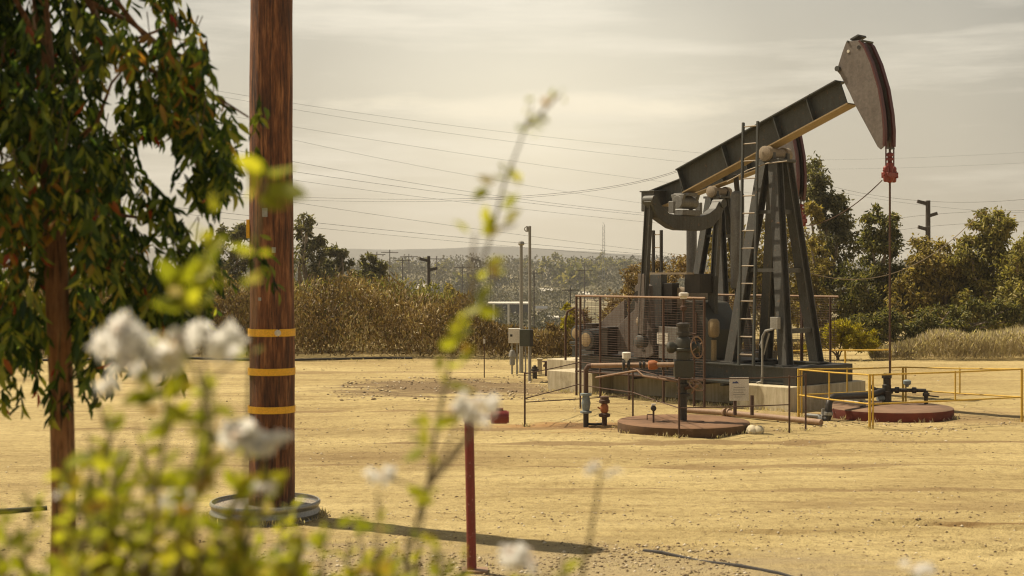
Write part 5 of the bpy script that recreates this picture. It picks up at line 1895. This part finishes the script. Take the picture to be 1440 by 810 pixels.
def weeds():
    B_, D_, L_ = [], [], []

    def tuft(x, y, n, h):
        z = gz(x, y)
        for _ in range(n):
            B_.append((x + random.gauss(0, 0.03), y + random.gauss(0, 0.03), z))
            D_.append((random.gauss(0, 0.5), random.gauss(0, 0.5), 1.0))
            L_.append(h * random.uniform(0.4, 1.2))
    for c, R, n in ((rc, 0.53, 46), (lc, 0.98, 34), (lc2, 1.02, 30)):
        for _ in range(n):
            a = random.uniform(0, 6.28)
            tuft(c.x + R * math.cos(a), c.y + R * math.sin(a), 7, 0.07)
    for _ in range(110):
        u = random.uniform(-5.6, 0.1)
        p = PJ(u, -1.13 - abs(random.gauss(0, 0.08)), 0)
        tuft(p.x, p.y, 7, 0.08)
    for p in (S1, S2, S3, S4, S5, S6, A_, B_0, C_, e1, e2):
        for _ in range(4):
            tuft(p.x + random.gauss(0, 0.07), p.y + random.gauss(0, 0.07), 7, 0.07)
    for _ in range(260):
        tuft(random.uniform(-5, 9), random.uniform(35.2, 37.4), 9, 0.06)
    for _ in range(60):
        tuft(random.uniform(-3, 3), random.uniform(9.5, 12), 6, 0.04)
    L_ = np.array(L_)
    o = leaves('dry_weeds', np.array(B_), np.array(D_), L_, L_ * 0.12 + 0.002, 'l_straw', None, 0.1, origin=(0, 20, 0))
    tag(o, 'small dry weed tufts along the edges of lids, pad and lot', 'weeds', kind='stuff')


B_0 = B_
weeds()

# ------------------------------------------------------------------ utility poles, wires, far things
def cross_pole(label, px, ptop, d, base, arms, r=0.16, group=None):
    x = (px - 720) / F * d
    z1 = CH - (ptop - H) / F * d
    t = thing('utility_pole', (x, d, base), label, 'utility pole', group)
    b = MB()
    b.tube([(x, d, base - 0.5), (x, d, z1)], [r, r * 0.8], 10)
    b.build('pole', 'farpole', t)
    for x0, x1, py, py1 in arms:
        b = MB()
        b.bar(W(x0, py, d), W(x1, py1, d), 0.14, 0.16)
        b.build('crossarm', 'farpole', t)
    return t


cross_pole('dark utility pole with short crossarms above the reed thicket', 603, 360, 78, gz(-4.5, 78), [(590, 603, 364, 367), (603, 615, 380, 377)], 0.11)
cross_pole('dark utility pole with three short arms above the right hand trees', 1305, 282, 70, gz(20, 70), [(1290, 1305, 283, 287), (1305, 1318, 304, 300), (1291, 1305, 319, 323)], 0.14)
fp = [(566, 362, 240), (650, 372, 260), (690, 366, 300), (751, 380, 160), (802, 404, 140), (822, 376, 260), (530, 354, 380), (548, 351, 380), (575, 357, 400), (614, 360, 420), (893, 372, 300)]
for px, py, d in fp:
    x = (px - 720) / F * d
    t = thing('utility_pole', (x, d, gz(x, d)), 'thin hazy utility pole far off in the valley', 'utility pole', 'hazy poles in the valley')
    b = MB()
    b.tube([(x, d, gz(x, d) - 1), tuple(W(px, py, d))], 0.0003 * d + 0.03, 5)
    b.build('pole', 'farpole', t)
    c = W(px, py + 4, d)
    b = MB()
    b.bar(c - Vector((0.006 * d, 0, 0)), c + Vector((0.006 * d, 0, 0)), 0.0006 * d, 0.0006 * d)
    b.build('crossarm', 'farpole', t)

d = 420
x = (849 - 720) / F * d
am = thing('antenna_mast', (x, d, gz(x, d)), 'slender lattice antenna mast on the skyline', 'antenna mast')
b = MB()
zt = W(849, 316, d).z
z0 = gz(x, d)
for q in (-0.35, 0.35):
    b.tube([(x + q, d, z0), (x + q * 0.8, d, zt)], 0.07, 5)
z = z0
while z < zt - 1:
    b.tube([(x - 0.33, d, z), (x + 0.33, d, z + 0.9)], 0.04, 4)
    b.tube([(x + 0.33, d, z + 0.9), (x - 0.33, d, z + 1.8)], 0.04, 4)
    z += 1.8
b.build('lattice', 'galv', am)

# tiny far pumpjack
d = 330
o = W(671, 375, d)
o.z = gz(o.x, d)
k = d / F
fj = thing('pumpjack', tuple(o), 'tiny far pumpjack silhouetted on the skyline', 'pumpjack')
b = MB()
b.bar(W(663, 364, d), W(676, 367, d), 0.35, 0.5)
b.build('walking_beam', 'dark', fj)
b = MB()
b.prism([W(663, 361, d), W(666, 362, d), W(666, 368, d), W(664, 369, d), W(662.5, 366, d)], (0, 0.5, 0))
b.build('horse_head', 'dark', fj)
b = MB()
b.bar(W(669, 365, d), W(667, 377, d), 0.25, 0.25)
b.bar(W(669, 365, d), W(672, 377, d), 0.25, 0.25)
b.bar(W(675, 367, d), W(675, 377, d), 0.25, 0.25)
b.build('samson_post', 'dark', fj)


def ground_hit(px, py, lo=60.0, hi=900.0):
    """distance at which the terrain is seen at a photo pixel"""
    d = np.linspace(lo, hi, 3000)
    z = terrain((px - 720) / F * d, d)
    ray = CH - (py - H) / F * d
    k = np.argmax(ray < z)
    return float(d[k]) if (ray < z).any() else 600.0


def house(label, px0, px1, py_eave, py_ridge, py_base, d, wall, roof, depth=8, win=2, name='house'):
    d = ground_hit((px0 + px1) / 2, py_base)
    depth *= d / 150
    x0, x1 = (px0 - 720) / F * d, (px1 - 720) / F * d
    ze, zr = W(0, py_eave, d).z, W(0, py_ridge, d).z
    zb = W(0, py_base, d).z - 0.3
    t = thing(name, ((x0 + x1) / 2, d, zb), label, name.replace('_', ' '))
    b = MB()
    b.box(((x0 + x1) / 2, d + depth / 2, (zb + ze) / 2), (x1 - x0, depth, ze - zb))
    b.build('wall', wall, t)
    b = MB()
    e = 0.3
    b.prism([(x0 - e, d - e, ze + 0.003), (x0 - e, d + depth + e, ze + 0.003), (x0 - e, d + depth / 2, zr + 0.003)] if zr - ze > 0.25 else [(x0 - e, d - e, ze + 0.003), (x0 - e, d + depth + e, ze + 0.003), (x0 - e, d + depth + e, ze + 0.2), (x0 - e, d - e, ze + 0.2)], (x1 - x0 + 2 * e, 0, 0))
    b.build('roof', roof, t)
    for i in range(win):
        b = MB()
        b.box((x0 + (x1 - x0) * (i + 0.5) / win, d - 0.02, ze - 0.45 * (ze - W(0, py_base, d).z)), ((x1 - x0) / win * 0.4, 0.05, (ze - W(0, py_base, d).z) * 0.4))
        b.build('window', 'dark', t)
    return t


house('flat grey industrial building with pale posts behind the reeds', 688, 744, 428, 426.5, 452, 112, 'wallgrey', 'roof_pale', 7, 3, 'industrial_building')
for px in (694, 715, 732):
    c = W(px, 440, 108)
    b = MB()
    b.tube([(c.x, 108, gz(c.x, 108) - 0.3), (c.x, 108, W(px, 428, 108).z)], 0.09, 6)
    tag(b.build('fence_post', 'white'), 'pale post in front of the flat grey building', 'post', 'pale posts before the flat building')
house('pale low building with a bright roof left of the dark utility pole', 583, 604, 406, 400, 412, 190, 'roof_pale', 'roof_pale', 10, 2)
house('small pale house with a white roof beside the antenna side of the valley', 760, 776, 409, 406, 414, 205, 'roof_pale', 'roof_pale', 8, 2)
house('bright roofed shed below the hillside trees near the mesh guard', 818, 834, 414, 411, 420, 150, 'roof_pale', 'roof_pale', 7, 1, 'shed')
house('long pale shed low behind the reeds left of the switch box', 640, 690, 455, 452.5, 462, 90, 'roof_pale', 'roof_pale', 4, 3, 'shed')
house('small white shed just left of the dark utility pole base', 575, 590, 413, 411, 418, 170, 'roof_pale', 'roof_pale', 7, 1, 'shed')
house('tiny white house in the far trees on the hill', 797, 806, 381, 379, 385, 312, 'white', 'roof_pale', 6, 1)
house('grey shed beside the flat building at the foot of the masts', 756, 768, 434, 431, 444, 104, 'roof_pale', 'wallgrey', 5, 1, 'shed')
house('broad low pale roof right of the masts below the hillside', 770, 812, 448, 446, 456, 92, 'roof_pale', 'roof_pale', 5, 2, 'shed')


def wire(pl, label, r=0.014, n=40):
    """pl: (px, py, distance) control points, a smooth sagging curve through them"""
    P = [W(*p) for p in pl]
    b = MB()
    out = []
    if len(P) == 2:
        L = (P[1] - P[0]).length
        for k in range(n + 1):
            t = k / n
            out.append(P[0].lerp(P[1], t) - Vector((0, 0, 4 * L * 0.012 * t * (1 - t))))
    else:
        A, Bq, C = P
        for k in range(n + 1):                # parabola through three points
            t = k / n * 2
            out.append(A * ((t - 1) * (t - 2) / 2) + Bq * (-t * (t - 2)) + C * (t * (t - 1) / 2))
    b.tube(out, r * 0.5, 4)
    tag(b.build('power_line', 'wire'), label, 'power line', 'power lines across the sky')


WL = 'thin power line running down to the right across the hazy sky'
wire([(250, 118, 70), (680, 182, 90), (1080, 224, 112)], 'uppermost of the thin power lines left of the pumpjack', 0.012)
wire([(250, 124, 70), (680, 194, 90), (1080, 240, 112)], 'second thin power line from the top, close below the uppermost', 0.012)
wire([(250, 150, 75), (690, 222, 92), (1060, 272, 112)], WL, 0.012)
wire([(250, 158, 75), (690, 252, 92), (1060, 306, 112)], WL, 0.012)
wire([(250, 194, 60), (690, 274, 75), (1010, 308, 90)], WL, 0.014)
wire([(250, 216, 60), (690, 279, 75), (1010, 312, 90)], WL, 0.014)
wire([(250, 228, 60), (640, 283, 75), (1010, 322, 90)], WL, 0.012)
wire([(250, 268, 58), (660, 279, 48), (960, 237, 40)], 'heavier cable sagging and rising again towards the pumpjack beam', 0.012)
wire([(250, 273, 58), (660, 282, 48), (960, 239, 40)], 'lower of the two cables that rise towards the pumpjack beam', 0.010)
wire([(250, 258, 64), (670, 322, 80), (1010, 364, 95)], WL, 0.013)
wire([(250, 292, 64), (670, 336, 80), (1010, 366, 95)], WL, 0.016)
wire([(250, 300, 64), (670, 342, 80), (1010, 370, 95)], WL, 0.012)
wire([(250, 372, 120), (660, 376, 130), (960, 368, 140)], 'lowest power line level with the hill skyline', 0.014)
WR = 'thin power line on the right behind the horsehead'
wire([(1100, 240, 76), (1305, 283, 70), (1560, 262, 64)], 'power line through the top arm of the right utility pole', 0.015)
wire([(1100, 252, 78), (1330, 292, 84), (1560, 300, 90)], WR, 0.011)
wire([(1150, 330, 80), (1318, 301, 70), (1560, 300, 62)], 'power line through the middle arm of the right utility pole', 0.014)
wire([(1180, 350, 80), (1292, 320, 70), (1560, 312, 62)], 'power line through the lowest arm of the right utility pole', 0.013)
wire([(1130, 225, 110), (1330, 220, 110), (1560, 206, 110)], WR, 0.009)
wire([(1130, 238, 110), (1330, 234, 110), (1560, 222, 110)], WR, 0.009)
h0 = PJ(1.15, 0, 3.75)
b = MB()
ee = W(1120, 318, 28)
b.tube([(h0 + Vector((-0.1, 0.05, 0))).lerp(ee, k / 20) - Vector((0, 0, 0.8 * (k / 20) * (1 - k / 20))) for k in range(21)], 0.009, 5)
tag(b.build('load_cable', 'rust'), 'thin slack cable hanging from the red carrier towards the legs', 'cable')

# ------------------------------------------------------------------ haze
hz = MB()
hz.box((0, 860, 24), (3000, 1900, 92))
ho = hz.build('haze', bpy.data.materials.new('haze'))
hm = ho.data.materials[0]
hm.use_nodes = True
n_ = hm.node_tree
n_.nodes.remove(n_.nodes['Principled BSDF'])
pv = n_.nodes.new('ShaderNodeVolumePrincipled')
pv.inputs['Color'].default_value = (0.93, 0.9, 0.84, 1)
pv.inputs['Density'].default_value = 0.00042
pv.inputs['Anisotropy'].default_value = 0.25
n_.links.new(pv.outputs[0], n_.nodes['Material Output'].inputs['Volume'])
tag(ho, 'pale warm haze filling the air over the valley', 'haze', kind='stuff')
